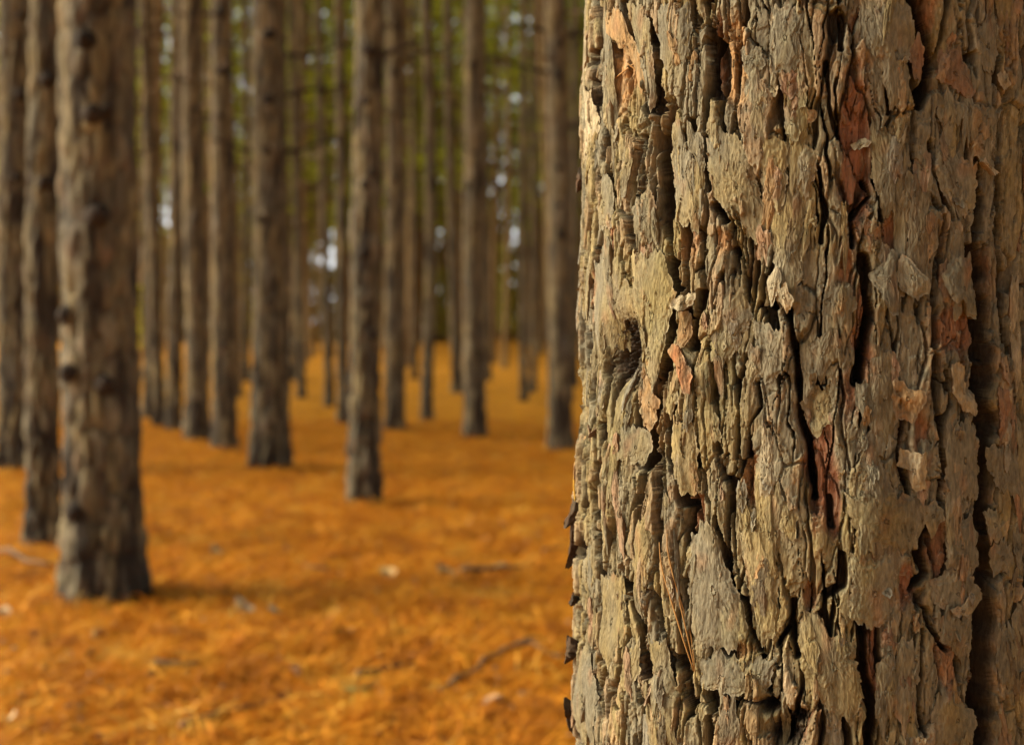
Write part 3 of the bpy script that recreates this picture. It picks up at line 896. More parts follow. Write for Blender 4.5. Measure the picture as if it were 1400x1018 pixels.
# ------------------------------------------------------------------ background pines
def trunk_mesh(name, r, H, zf, seed, parent=None, dx=0.0, bow=0.0, nc=40, dz=.04, red=.0, loc=None, warm=0.0, snags=0):
    """tapered, barked trunk. zf: height to which it is finely cut; dx: sideways drift of the axis at zf"""
    z = spaced([(-.12, zf, dz), (zf, H, .5)])
    th = np.arange(nc) / nc * 2 * np.pi
    T, Z = np.meshgrid(th, z)
    rad = r * (1 - .55 * np.clip(Z / H, 0, 1)) * (1 + .24 * np.exp(-np.clip(Z, 0, 9) / (.9 * r + .06)))
    s = T * r * 100; zc = Z * 100
    # 2*pi seam lies on the far side: roll the angle so that it does
    ws = s + 2.0 * perlin(s * .12, zc * .04, seed); wz = zc + 3 * perlin(s * .15, zc * .06, seed + 1)
    f1, f2, rid, dy, _u = voronoi(ws / 4.4, wz / 15., seed % 23)
    g1, g2, rid2, dy2, _u = voronoi(ws / 2.2, wz / 6., seed % 19 + 3)
    r1 = hash01(rid, 1); r2 = hash01(rid2, 2)
    b = sat((f2 - f1) * 2.2); b2 = sat((g2 - g1) * 2.5)
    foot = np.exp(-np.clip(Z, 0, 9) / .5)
    h = .55 * b + .5 * r1 + .35 * b2 * r2 + .35 * perlin(s * .35, zc * .1, seed + 5)
    flut = perlin(np.cos(T) * 2.2 + seed, np.sin(T) * 2.2 + Z * .6, seed + 9)
    rr = rad + (h - .8) * .017 * (1 + 1.2 * foot) + flut * r * (.05 + .12 * foot)
    t = np.clip(Z / zf, 0, 1.0)
    ax = dx * t + bow * np.sin(np.pi * t) + .3 * r * perlin(Z * .35, Z * 0 + seed, seed + 12)
    ay = .3 * r * perlin(Z * .35, Z * 0 + seed, seed + 13)
    A = T + np.pi / 2
    V = np.stack([ax + rr * np.cos(A), ay + rr * np.sin(A), Z], -1)
    n1 = perlin(s * .11, zc * .03, seed + 20); n2 = perlin(s * .3, zc * .1, seed + 21)
    o1 = np.array([.25, .19, .092]); o2 = np.array([.115, .099, .070]); rd = np.array([.14, .075, .042]); gr = np.array([.25, .215, .17])
    dkc = np.array([.035, .025, .018])
    m = sat(.5 + .8 * n1 + .5 * (r1 - .5))[..., None]
    c = o1 * m + o2 * (1 - m)
    k = sat(r2 * 1.8 - 1.1 + .5 * n2 + red)[..., None] * .7; c = c * (1 - k) + rd * k
    k = sat((r1 - .72) * 4)[..., None] * .4; c = c * (1 - k) + gr * k
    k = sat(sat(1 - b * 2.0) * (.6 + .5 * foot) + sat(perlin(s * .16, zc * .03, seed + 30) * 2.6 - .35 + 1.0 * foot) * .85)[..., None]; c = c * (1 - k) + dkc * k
    if nc == 72: c = c * np.array([.80, .82, .84])
    if warm: c = c * (1 - warm) + np.array([.33, .21, .085]) * warm
    c = c * (1 + .25 * n2[..., None] + .3 * perlin(s * .25, zc * .06, seed + 33)[..., None])
    pl = Pile()
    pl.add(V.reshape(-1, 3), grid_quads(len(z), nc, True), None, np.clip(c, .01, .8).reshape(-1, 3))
    g = np.random.default_rng(seed)
    for q in range(snags):                                # snapped dead twigs all the way up
        a = g.uniform(0, 6.28); zz = g.uniform(2.5, 9); ln = g.uniform(.3, 1.3)
        d = np.array([math.cos(a), math.sin(a), g.uniform(-.25, .2)])
        V, Q, T = tube([np.array([0, 0, zz]) + d * ln * f + np.array([0, 0, -.1 * ln * f * f]) for f in (0, .5, 1)], [.014, .010, .004], 4)
        pl.add(V, Q, T, np.array([.13, .085, .05]) * g.uniform(.6, 1.3))
    o = pl.build(name, M_FARBARK, parent, loc)

    def axis(zq):
        tq = min(max(zq / zf, 0), 1)
        return dx * tq + bow * math.sin(math.pi * tq)
    return o, axis


def crown_mesh(name, z0, z1, rmax, seed, dens=1.0, hue=0.0):
    g = np.random.default_rng(seed)
    pl = Pile()
    nb = int(24 * dens)
    tips = []
    for i in range(nb):
        f = (i + g.random()) / nb
        zb = z0 + (z1 - z0) * f
        ln = rmax * (1 - .75 * f ** 1.4) * g.uniform(.6, 1.1)
        az = g.uniform(0, 2 * np.pi)
        d = np.array([math.cos(az), math.sin(az), g.uniform(-.12, .35)])
        p = [np.array([0, 0, zb]) + d * ln * q + np.array([0, 0, .10 * ln * q * q]) for q in (0, .35, .7, 1.)]
        V, Q, T = tube(p, [.035, .026, .016, .006], 5)
        pl.add(V, Q, T, (.12, .085, .055))
        for q in np.linspace(.3, 1.03, int(9 + 4 * ln)):
            c = np.array([0, 0, zb]) + d * ln * q + g.normal(0, .16, 3) * (.6 + ln * .25)
            tips.append((c, d))
    n = len(tips); nn = 9
    c = np.repeat(np.array([t[0] for t in tips]), nn, 0)
    dd = np.repeat(np.array([t[1] for t in tips]), nn, 0)
    v = g.normal(0, 1, c.shape) + dd * .9; v /= np.linalg.norm(v, axis=1, keepdims=True)
    w = np.cross(v, g.normal(0, 1, c.shape)); w /= np.linalg.norm(w, axis=1, keepdims=True)
    L = g.uniform(.13, .26, (len(c), 1)); W = g.uniform(.018, .04, (len(c), 1))
    V = np.stack([c + w * W, c - w * W, c + v * L], 1).reshape(-1, 3)
    col = np.array([.25, .29, .025])[None] * g.uniform(.6, 1.5, (n, 1)) + g.uniform(0, .03, (n, 1)) * np.array([[1.2, 1.0, .1]]) + hue * np.array([[.07, .06, 0]])
    col = np.repeat(np.repeat(col, nn, 0), 3, 0)
    dead = np.repeat(np.repeat(g.random(n) < .07, nn), 3)
    col[dead] = np.array([.26, .12, .035])
    pl.add(V, None, np.arange(len(V)).reshape(-1, 3), col)
    return pl


def mesh_only(pile_, name, mat):
    o = pile_.build(name, mat, smooth=False)
    me = o.data
    bpy.data.objects.remove(o)
    return me


CROWNS = [mesh_only(crown_mesh('crown', *q), 'crown', M_LEAF) for q in
          ((10.5, 19.5, 2.3, 41), (9.5, 18.5, 2.5, 42), (4.6, 16, 2.4, 43, 1.4, .35), (3.4, 15, 2.5, 44, 1.5, .2), (6.0, 17, 2.4, 45, 1.3, .6))]


def link(name, me, parent=None, loc=(0, 0, 0)):
    o = bpy.data.objects.new(name, me); COL.objects.link(o); o.parent = parent; o.location = loc
    return o


def stub(parent, p, d, ln, r, seed):
    g = np.random.default_rng(seed)
    d = np.array(d, float); d /= np.linalg.norm(d)
    pts = [np.array(p) - d * .02 + d * ln * q + np.array([0, 0, .12 * ln * q * q]) + g.normal(0, .02 * ln, 3) * (q > 0) for q in (0, .3, .6, .85, 1)]
    V, Q, T = tube(pts, r * np.array([1.5, 1.05, .85, .75, .55]), 8)
    pl = Pile(); pl.add(V, Q, T, np.array([.028, .02, .015]) * g.uniform(.7, 1.3))
    return pl.build('branch_stub' if ln < .25 else 'dead_branch', M_WOOD, parent)


# base px, base py, width px, px at the top edge, bow (px), label, stubs [(px, py)], dead branches [(px, py, side, m)]
TREES = [
    (136, 822, 104, 141, 0, 'wide near pine trunk at the left with a flared base and dark knots', [(131, 62), (147, 295), (97, 428), (158, 521), (105, 505), (141, 160), (160, 155), (115, 690)], []),
    (58, 745, 45, 77, 0, 'slim pine trunk leaning right just behind the wide near trunk', [(72, 110), (68, 250), (62, 590)], []),
    (22, 640, 52, 32, 0, 'pine trunk at the left edge of the photo, dark on its right side', [(36, 25), (36, 132), (32, 243), (20, 610)], []),
    (498, 691, 42, 507, -4, 'slender pine trunk standing alone in the middle of the orange floor', [(507, 70), (504, 140), (510, 236), (502, 252), (512, 455), (500, 345)], [(512, 75, 1, .25)]),
    (369, 642, 50, 374, 0, 'sturdy dark pine trunk with a row of knots left of the middle one', [(372, 50), (371, 138), (369, 207), (373, 411), (354, 500), (362, 300)], [(385, 208, 1, .42), (352, 206, -1, .3)]),
    (767, 616, 34, 759, 0, 'dark pine trunk with branch whorls close beside the large foreground trunk', [(765, 60), (764, 105), (763, 230), (768, 320), (764, 280)], [(770, 50, 1, .5), (745, 100, -1, .5), (772, 175, 1, .3), (747, 45, -1, .3)]),
    (647, 598, 29, 647, 0, 'straight pine trunk, bright on its left, in the right part of the open floor', [(646, 90), (648, 210), (640, 255), (650, 310)], []),
    (306, 616, 33, 306, 0, 'dark pine trunk with pale left side left of the sturdy knotted one', [(306, 98), (303, 160), (310, 470), (305, 20)], []),
    (270, 603, 32, 266, 0, 'second pine trunk in the row of four at the left, wider than its left neighbours', [(268, 40), (272, 150), (271, 300)], []),
    (238, 589, 21, 250, 0, 'thin pine trunk in the left row with another pressed against its left', [(246, 105), (248, 200)], []),
    (218, 584, 17, 200, 0, 'thin pine trunk leaning slightly left in the gap right of the wide near trunk', [], []),
    (204, 571, 17, 207, 0, 'thin pine trunk nearest the right side of the wide near trunk', [], []),
    (541, 589, 27, 540, 0, 'pine trunk half hidden behind the slender middle trunk', [(540, 100), (541, 245)], [(533, 75, -1, .4), (548, 80, 1, .6)]),
    (584, 575, 16, 584, 5, 'crooked thin pine trunk between the middle trunk and the straight bright one', [], []),
    (470, 581, 15, 466, 0, 'thin pine trunk just left of the slender middle trunk', [], []),
    (450, 555, 12, 438, 0, 'thin dark pine second to the left of the slender middle trunk', [], []),
    (413, 545, 12, 402, 0, 'thin dark pine trunk right of the sturdy knotted one', [], []),
    (624, 537, 14, 612, 0, 'thin pale pine with greenish moss at its foot left of the straight bright one', [], []),
    (666, 520, 13, 657, 0, 'thin pine trunk peeping out right behind the straight bright one', [], []),
    (716, 549, 11, 716, 0, 'left trunk of the tight far pair left of the dark whorled pine', [], []),
    (729, 538, 10, 731, 0, 'right trunk of the tight far pair left of the dark whorled pine', [], []),
    (785, 530, 12, 786, 0, 'thin far pine trunk almost hidden by the edge of the foreground bark', [], []),
    (567, 518, 9, 566, 0, 'very thin far pine trunk left of the crooked one', [], []),
    (336, 522, 11, 340, 0, 'thin far pine trunk in the gap left of the sturdy knotted one', [], []),
    (400, 520, 10, 418, 0, 'very thin far pine trunk leaning right, right behind the sturdy knotted one', [], []),
]
MOUNDS = []
# openings in the far foliage through which the sky shows: photo px, py, half width, half height
GAPS = [(56, 105, 13, 55), (226, 45, 15, 52), (341, 65, 15, 70), (484, 55, 12, 26), (725, 31, 10, 12), (410, 58, 9, 9), (441, 74, 9, 9),
        (415, 20, 13, 20), (735, 6, 12, 10), (527, 44, 7, 8), (235, 290, 8, 22), (322, 295, 8, 28), (400, 352, 7, 14), (450, 335, 8, 26),
        (526, 332, 8, 18), (715, 310, 9, 20), (790, 305, 10, 25), (290, 375, 6, 8), (487, 90, 9, 9), (632, 55, 6, 7), (580, 18, 8, 8)]


def in_gap(P, grow=0.):
    px, py = project(P)
    m = np.zeros(len(P), bool)
    for a, b, c, d in GAPS: m |= (np.abs(px - a) / (c + grow)) ** 2 + (np.abs(py - b) / (d + grow)) ** 2 < 1
    return m


PLACED = []
for i, (bx, by, wpx, tx, bow, lab, stubs, dead) in enumerate(TREES):
    D = FPX / (by - 440)
    P = on_ground(bx, by)
    x, y, z0 = P
    D = y
    r = wpx * D / FPX / 2 * 1.02
    zf = 1 + 440 * D / FPX + .4
    dx = (tx - bx) / FPX * D
    t = empty('pine_tree', (x, y, z0))
    tag(t, lab, 'tree')
    near = D < 11
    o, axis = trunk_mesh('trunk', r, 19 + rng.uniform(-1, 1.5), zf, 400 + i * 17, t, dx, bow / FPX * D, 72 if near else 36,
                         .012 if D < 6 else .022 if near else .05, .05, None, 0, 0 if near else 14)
    MOUNDS.append((x, y, r)); PLACED.append((x, y, r))
    link('crown', CROWNS[i % 2], t, (dx, 0, 0)).rotation_euler = (0, 0, i * 1.7)
    for k, (sx, sy) in enumerate(stubs):
        d = ray(sx, sy); q = CAM + d * (y / d[1])
        zz = q[2] - z0; off = np.clip((q[0] - x - axis(zz)) / r, -.75, .8)
        rz = r * (1 - .5 * zz / 19) + .016
        dirv = np.array([off, -math.sqrt(1 - off * off), .25])
        stub(t, (axis(zz) + off * rz, -math.sqrt(1 - off * off) * rz, zz), dirv, (.018 + .02 * rng.random()), (.023 if i else .023) * (.8 + .6 * rng.random()), 700 + i * 20 + k)
    for k, (sx, sy, side, ln) in enumerate(dead):
        d = ray(sx, sy); q = CAM + d * (y / d[1]); zz = q[2] - z0
        stub(t, (axis(zz) + side * r * .8, -.2 * r, zz), (side, -.25, .12), ln, .013, 900 + i * 20 + k)
    if near:                                             # whorls of snapped dead twigs higher up
        for k in range(5):
            a = rng.uniform(0, 6.28); zz = rng.uniform(2.4, 6)
            stub(t, (axis(zz) + r * .8 * math.cos(a), r * .8 * math.sin(a), zz), (math.cos(a), math.sin(a), .15), rng.uniform(.3, .7), .011, 1500 + i * 9 + k)

# the crowd of far pines: copies of four kinds
FARM = []
for k in range(4):
    o, _ = trunk_mesh('trunk', (.07, .085, .095, .065)[k], 18, 12, 3000 + k * 31, None, (.1, -.25, .2, -.1)[k], (.05, -.1, .0, .12)[k], 22, .12, .05, None, .5, 34)
    me = o.data
    FARM.append(me); bpy.data.objects.remove(o)
far_spots = []
yy = 12.5
row = 0
while yy < 62:
    n = int(.40 * yy / 1.15)
    for c in range(-n, n + 1):
        xx = c * 2.15 + .9 * (row % 2) + rng.normal(0, .38) - .2 * row % 1.3
        y_ = yy + rng.normal(0, .45)
        px, _ = project(np.array([xx, y_, 1.0]))
        if px < -60 or px > 1470: continue
        if px > 830 and rng.random() < .45: continue
        if 595 < px < 615 and y_ < 60: continue
        if 674 < px < 704 and y_ < 60: continue
        if px > 390 and y_ < (34 if 640 < px < 745 else 22) and rng.random() < .8: continue
        if y_ > 34 and min(abs(px - q) for q in (56, 226, 341)) < 24: continue
        if 500 < px <= 650 and y_ < 20: continue
        if -60 < px <= 500 and y_ < 15: continue
        if rng.random() < (.42 if y_ < 34 else .12): continue
        if min([math.hypot(xx - a, y_ - b) for a, b, _r in PLACED + [(q[0], q[1], 0) for q in far_spots[-60:]]]) < .9: continue
        far_spots.append((xx, y_))
    yy += 2.2; row += 1
for px, y_, k, sc_, lab in ((690, 31, 3, 1.0, 'pine with green foliage hanging low beside the dark whorled pine'),
                            (655, 43, 2, 1.0, 'green pine crown showing just right of the straight bright trunk'),
                            (432, 44, 3, .95, 'low green pine between the sturdy knotted trunk and the slender middle one'),
                            (224, 47, 2, .8, 'bright green pine in the gap right of the wide near trunk'),
                            (560, 50, 3, 1.1, 'green pine crown between the half hidden trunk and the crooked one'),
                            (742, 48, 4, .9, 'green pine just behind the dark whorled pine')):
    xx = (px - 700) / FPX * y_
    t = empty('pine_tree', (xx, y_, 0)); tag(t, lab, 'tree')
    t.scale = (sc_, sc_, sc_)
    link('trunk', FARM[3], t); link('crown', CROWNS[k], t).rotation_euler = (0, 0, px)
for i, (xx, y_) in enumerate(far_spots):
    t = empty('pine_tree', (xx, y_, float(ground_h(xx, y_))))
    tag(t, 'thin straight pine among the crowded blurred trees of the far background', 'tree', 'crowded pines in the far background')
    s = rng.uniform(.82, 1.2)
    t.scale = (s, s, rng.uniform(.94, 1.1)); t.rotation_euler = (rng.normal(0, .012), rng.normal(0, .014), rng.uniform(0, 6.28))
    link('trunk', FARM[i % 4], t)
    k = i % 2 if y_ < 33 else int(rng.choice([2, 3, 4, 0, 1], p=[.28, .3, .22, .1, .1]))
    link('crown', CROWNS[k], t).rotation_euler = (0, 0, rng.uniform(0, 6.28))


# ------------------------------------------------------------------ the wood beyond, one mass
def build_stand():
    g = np.random.default_rng(77)
    pl = Pile()
    for _ in range(430):
        y = 64 + 50 * g.random() ** 1.2; px = g.uniform(-120, 1520)
        if (676 < px < 702) and y < 76: continue
        if min(abs(px - q) for q in (56, 226, 341)) < 11: continue
        x = (px - 700) / FPX * y
        r = g.uniform(.08, .15); H = g.uniform(16, 21)
        V, Q, T = tube([(x, y, -.1), (x + g.normal(0, .1), y, 6), (x + g.normal(0, .2), y, H)], [r * 1.2, r, .03], 7)
        pl.add(V, Q, T, np.array([.30, .20, .09]) * g.uniform(.7, 1.15))
        zb = g.uniform(5.0, 9.5)
        n = 29
        zz = zb + (H + .6 - zb) * g.random(n) ** .9
        rr = 2.4 * (1 - .8 * ((zz - zb) / (H + .6 - zb)) ** 1.5) * np.sqrt(g.random(n)); a = g.uniform(0, 6.28, n)
        c = np.stack([x + rr * np.cos(a), y + rr * np.sin(a), zz], -1)
        c = c[~in_gap(c, 14)]; n = len(c)
        c = np.repeat(c, 15, 0) + g.normal(0, .27, (n * 15, 3))
        v = g.normal(0, 1, c.shape); v /= np.linalg.norm(v, axis=1, keepdims=True)
        w = np.cross(v, g.normal(0, 1, c.shape)); w /= np.linalg.norm(w, axis=1, keepdims=True)
        L = g.uniform(.2, .4, (len(c), 1)); W = g.uniform(.05, .11, (len(c), 1))
        Vv = np.stack([c + w * W, c - w * W, c + v * L], 1).reshape(-1, 3)
        col = np.array([.25, .29, .025]) * g.uniform(.6, 1.6, (n, 1)) + g.uniform(0, .03, (n, 1)) * np.array([[1.3, 1., .1]])
        pl.add(Vv, None, np.arange(len(Vv)).reshape(-1, 3), np.repeat(np.repeat(col, 15, 0), 3, 0))
    # the wood goes on unseen beside and behind the camera, added to cut skylight
    for _ in range(330):
        az = R_(g.uniform(24, 336)); d = 13 + 40 * g.random() ** .8
        if R_(245) < az < R_(295) : continue                      # the open side the sun comes from
        x, y = d * math.sin(az), d * math.cos(az)
        r = g.uniform(.08, .15); H = g.uniform(16, 21)
        V, Q, T = tube([(x, y, -.1), (x, y, 6), (x + g.normal(0, .2), y, H)], [r * 1.2, r, .03], 7)
        pl.add(V, Q, T, np.array([.27, .175, .085]) * g.uniform(.7, 1.15))
        zb = g.uniform(4.5, 9)
        n = 420
        zz = zb + (H + .6 - zb) * g.random(n) ** .9
        rr = 2.6 * (1 - .8 * ((zz - zb) / (H + .6 - zb)) ** 1.5) * np.sqrt(g.random(n)); a = g.uniform(0, 6.28, n)
        c = np.stack([x + rr * np.cos(a), y + rr * np.sin(a), zz], -1)
        v = g.normal(0, 1, c.shape); v /= np.linalg.norm(v, axis=1, keepdims=True)
        w = np.cross(v, g.normal(0, 1, c.shape)); w /= np.linalg.norm(w, axis=1, keepdims=True)
        L = g.uniform(.3, .6, (len(c), 1)); W = g.uniform(.10, .18, (len(c), 1))
        Vv = np.stack([c + w * W, c - w * W, c + v * L], 1).reshape(-1, 3)
        pl.add(Vv, None, np.arange(len(Vv)).reshape(-1, 3), np.repeat(np.array([.25, .29, .025]) * g.uniform(.6, 1.6, (n, 1)), 3, 0))
    # low scrub between the far trunks
    n = 22000
    y = 66 + 60 * g.random(n); px = g.uniform(-120, 1520, n)
    x = (px - 700) / FPX * y
    hmax = np.clip(8.0 + 3.0 * fbm(x * .16, y * .05, 2, 501), 3, 10)
    c = np.stack([x, y, hmax * g.random(n) ** .8], -1)
    c = c[~in_gap(c, 12)]; n = len(c)
    c = np.repeat(c, 5, 0) + g.normal(0, .22, (n * 5, 3))
    v = g.normal(0, 1, c.shape); v /= np.linalg.norm(v, axis=1, keepdims=True)
    w = np.cross(v, g.normal(0, 1, c.shape)); w /= np.linalg.norm(w, axis=1, keepdims=True)
    Vv = np.stack([c + w * .13, c - w * .13, c + v * .42], 1).reshape(-1, 3)
    k = g.random((n, 1))
    col = np.array([[.22, .21, .03]]) * (1 - k) + np.array([[.22, .13, .045]]) * k
    pl.add(Vv, None, np.arange(len(Vv)).reshape(-1, 3), np.repeat(np.repeat(col, 5, 0), 3, 0))
    o = pl.build('distant_pine_stand', M_LEAF, smooth=False)
    tag(o, 'blurred mass of pines and low scrub closing the forest behind the trunks', 'forest', kind='stuff')


build_stand()


def sapling(px, y, h, wdt, seed, lab, c0=(.30, .30, .03)):
    g = np.random.default_rng(seed)
    x = (px - 700) / FPX * y
    t = empty('sapling', (x, y, float(ground_h(x, y)))); tag(t, lab, 'sapling')
    V, Q, T = tube([(0, 0, -.05), (.05, 0, h * .5), (0, .03, h * .95)], [.03, .02, .006], 6)
    pl = Pile(); pl.add(V, Q, T, (.14, .10, .06))
    for k in range(9):
        a = g.uniform(0, 6.28); zb = h * g.uniform(.25, .85); ln = wdt * g.uniform(.5, 1)
        V, Q, T = tube([(0, 0, zb), (ln * .5 * math.cos(a), ln * .5 * math.sin(a), zb + .2), (ln * math.cos(a), ln * math.sin(a), zb + .3)], [.012, .008, .003], 4)
        pl.add(V, Q, T, (.14, .10, .06))
    pl.build('stem', M_WOOD, t)
    n = 900
    zz = h * (.15 + .9 * g.random(n)); rr = wdt * np.sqrt(g.random(n)) * (1 - .5 * np.abs(zz / h - .5)); a = g.uniform(0, 6.28, n)
    c = np.stack([rr * np.cos(a), rr * np.sin(a), zz], -1)
    v = g.normal(0, 1, c.shape); v /= np.linalg.norm(v, axis=1, keepdims=True)
    w = np.cross(v, g.normal(0, 1, c.shape)); w /= np.linalg.norm(w, axis=1, keepdims=True)
    L = g.uniform(.05, .09, (n, 1))
    Vv = np.stack([c - v * L, c + w * L * .6, c + v * L, c - w * L * .6], 1).reshape(-1, 3)
    col = np.array(c0) * g.uniform(.6, 1.3, (n, 1))
    pl = Pile(); pl.add(Vv, np.arange(len(Vv)).reshape(-1, 4), None, np.repeat(col, 4, 0))
    pl.build('foliage', M_LEAF, t, smooth=False)


sapling(690, 63, 4.2, .55, 1, 'yellow green sapling at the end of the open gap left of the tight far pair', (.36, .36, .04))
sapling(194, 40, 1.9, .35, 2, 'yellow green sapling glimpsed low right beside the wide near trunk', (.42, .38, .03))
sapling(329, 44, 3.0, .4, 3, 'yellow green sapling in the gap left of the sturdy knotted trunk', (.36, .32, .03))
sapling(607, 66, 3.2, .6, 4, 'olive sapling closing the narrow gap left of the thin mossy footed pine', (.26, .24, .04))

build_ground()
link('crown', CROWNS[1], pine, (0, 0, 0))


# ------------------------------------------------------------------ litter
def build_litter():
    g = np.random.default_rng(5)
    n = 250000
    k = g.random(n) < .55                                 # thickest in front of the camera, thinning out to the sides and behind
    r = np.where(k, 2.5 + 12 * g.random(n) ** 1.5, 1.2 + 15 * g.random(n) ** 1.2)
    a = np.where(k, g.normal(R_(-6), R_(11), n), g.normal(0, R_(38), n))
    x = r * np.sin(a); y = r * np.cos(a)
    z = ground_h(x, y) + clump(x, y)
    for tx, ty, tr in MOUNDS[:8]: z = z + .02 * np.exp(-(np.hypot(x - tx, y - ty) / (tr * 2.0)) ** 2)
    a = 3.1 * perlin(x * 1.3, y * 1.3, 401) + g.normal(0, 1.3, n)
    L = g.uniform(.022, .055, n); W = g.uniform(.0010, .0024, n)
    tilt = g.normal(.05, .22, n)
    d = np.stack([np.cos(a) * np.cos(tilt), np.sin(a) * np.cos(tilt), np.sin(tilt)], -1)
    w = np.stack([-np.sin(a), np.cos(a), g.normal(0, .3, n)], -1)
    c = np.stack([x, y, z + .004 + .016 * g.random(n) + np.abs(np.sin(tilt)) * L], -1)
    up = np.array([0, 0, .006])
    V = np.stack([c - d * L[:, None] - w * W[:, None], c - d * L[:, None] + w * W[:, None], c + up + w * W[:, None], c + up - w * W[:, None],
                  c + d * L[:, None] + w * W[:, None] * .4, c + d * L[:, None] - w * W[:, None] * .4], 1).reshape(-1, 3)
    k = np.arange(n)[:, None] * 6
    Q = np.concatenate([k + np.array([[0, 3, 2, 1]]), k + np.array([[3, 5, 4, 2]])])
    pal = np.array([[.62, .236, .014], [.67, .30, .026], [.52, .180, .011], [.34, .116, .014], [.62, .355, .08]])
    pal[:, 2] *= .7
    q = perlin(x * 4.2, y * 3.0, 411) + .7 * perlin(x * 11, y * 8, 413) + g.normal(0, .35, n)       # needles lie in lighter and darker mats
    pick = np.digitize(q, [-.62, -.22, .25, .75])
    col = pal[np.array([3, 2, 0, 1, 4])[pick]] * g.uniform(.8, 1.2, (n, 1))
    # crumbs of bark and cone scales among them
    m = 1500
    px = g.uniform(-60, 830, m); y = 2.7 + 10 * g.random(m) ** 1.4; x = (px - 700) / FPX * y
    z = ground_h(x, y) + clump(x, y) + .02
    b = g.uniform(.006, .020, (m, 1)); a = g.uniform(0, 6.28, m)
    u = np.stack([np.cos(a), np.sin(a), g.normal(0, .3, m)], -1) * b; w = np.stack([-np.sin(a), np.cos(a), g.normal(0, .3, m)], -1) * b * .55
    c = np.stack([x, y, z], -1); t = np.array([0, 0, .008])
    V2 = np.stack([c - u, c + w * .9, c + u * .8, c - w, c + t - u * .2, c + t + u * .3], 1).reshape(-1, 3)
    k = np.arange(m)[:, None] * 6 + len(V)
    T2 = np.concatenate([k + np.array([q_]) for q_ in ((0, 4, 1), (1, 4, 5), (1, 5, 2), (2, 5, 3), (3, 5, 4), (3, 4, 0))])
    c2 = np.array([[.12, .05, .022], [.22, .13, .07], [.42, .27, .14]])[g.choice(3, m, p=[.5, .3, .2])]
    V = np.vstack([V, V2])
    o = mesh_np('needle_litter', V, Q, T2, np.vstack([np.repeat(np.clip(col, 0, .8), 6, 0), np.repeat(c2, 6, 0)]), False, M_NEEDLE)
    tag(o, 'loose carpet of fallen orange pine needles covering the forest floor', 'pine needles', kind='stuff')


build_litter()


def twig(pix, wpx, lab, col=(.22, .13, .06), side=None):
    P = [on_ground(*q) for q in pix]
    o0 = P[0].copy()
    pts = []
    for a, b in zip(P[:-1], P[1:]):
        for f in (0, .25, .5, .75): pts.append(a * (1 - f) + b * f)
    pts.append(P[-1]); pts = np.array(pts)
    r = wpx / FPX * o0[1] / 2
    pts += np.stack([rng.normal(0, r * .5, len(pts)), rng.normal(0, r * .5, len(pts)), .9 * r + clump(pts[:, 0], pts[:, 1]) + .022], -1) * np.array([1, 1, 1])
    V, Q, T = tube(pts - o0, r * np.linspace(1.1, .45, len(pts)), 8)
    pl = Pile(); pl.add(V, Q, T, np.array(col))
    if side is not None:
        i, dx_, dy_ = side
        b = pts[i] - o0
        V, Q, T = tube([b, b + np.array([dx_ * .5, dy_ * .5, .02]), b + np.array([dx_, dy_, .015])], [r * .6, r * .45, r * .2], 6)
        pl.add(V, Q, T, np.array(col) * .9)
    o = pl.build('fallen_twig', M_WOOD, None, o0)
    tag(o, lab, 'twig', 'fallen twigs on the needle floor')


twig([(606, 957), (640, 930), (690, 902), (725, 898), (768, 912)], 11, 'long curved fallen twig on the needles beside the foreground trunk', (.13, .08, .045), (9, .10, .05))
twig([(250, 1008), (300, 992), (345, 978), (395, 962)], 12, 'thick brown fallen twig at the bottom of the needle floor', (.22, .11, .05))
twig([(493, 936), (520, 922), (562, 916)], 13, 'short dark fallen twig in the middle of the near needle floor', (.13, .06, .03))
twig([(630, 792), (665, 789), (712, 786)], 8, 'straight greyish fallen twig lying level left of the foreground trunk', (.16, .12, .07), (5, .06, -.08))
twig([(-4, 762), (25, 773), (68, 786)], 9, 'dark fallen twig at the left edge leading to the wide near trunk', (.16, .10, .06))
twig([(418, 783), (452, 787)], 6, 'tiny dark fallen twig near the centre below the slender middle trunk', (.13, .07, .04))
twig([(212, 916), (250, 920), (276, 918)], 9, 'blackish brown twig piece below and right of the wide near trunk', (.11, .07, .04))
twig([(745, 757), (772, 754)], 6, 'small dark twig close to the edge of the foreground trunk', (.12, .07, .04))
twig([(355, 610), (378, 612), (392, 608)], 4, 'thin twig on the floor in front of the sturdy knotted trunk', (.15, .09, .05))
twig([(470, 958), (490, 960), (512, 957)], 8, 'olive green twig with lichen on the near needle floor', (.16, .17, .06))


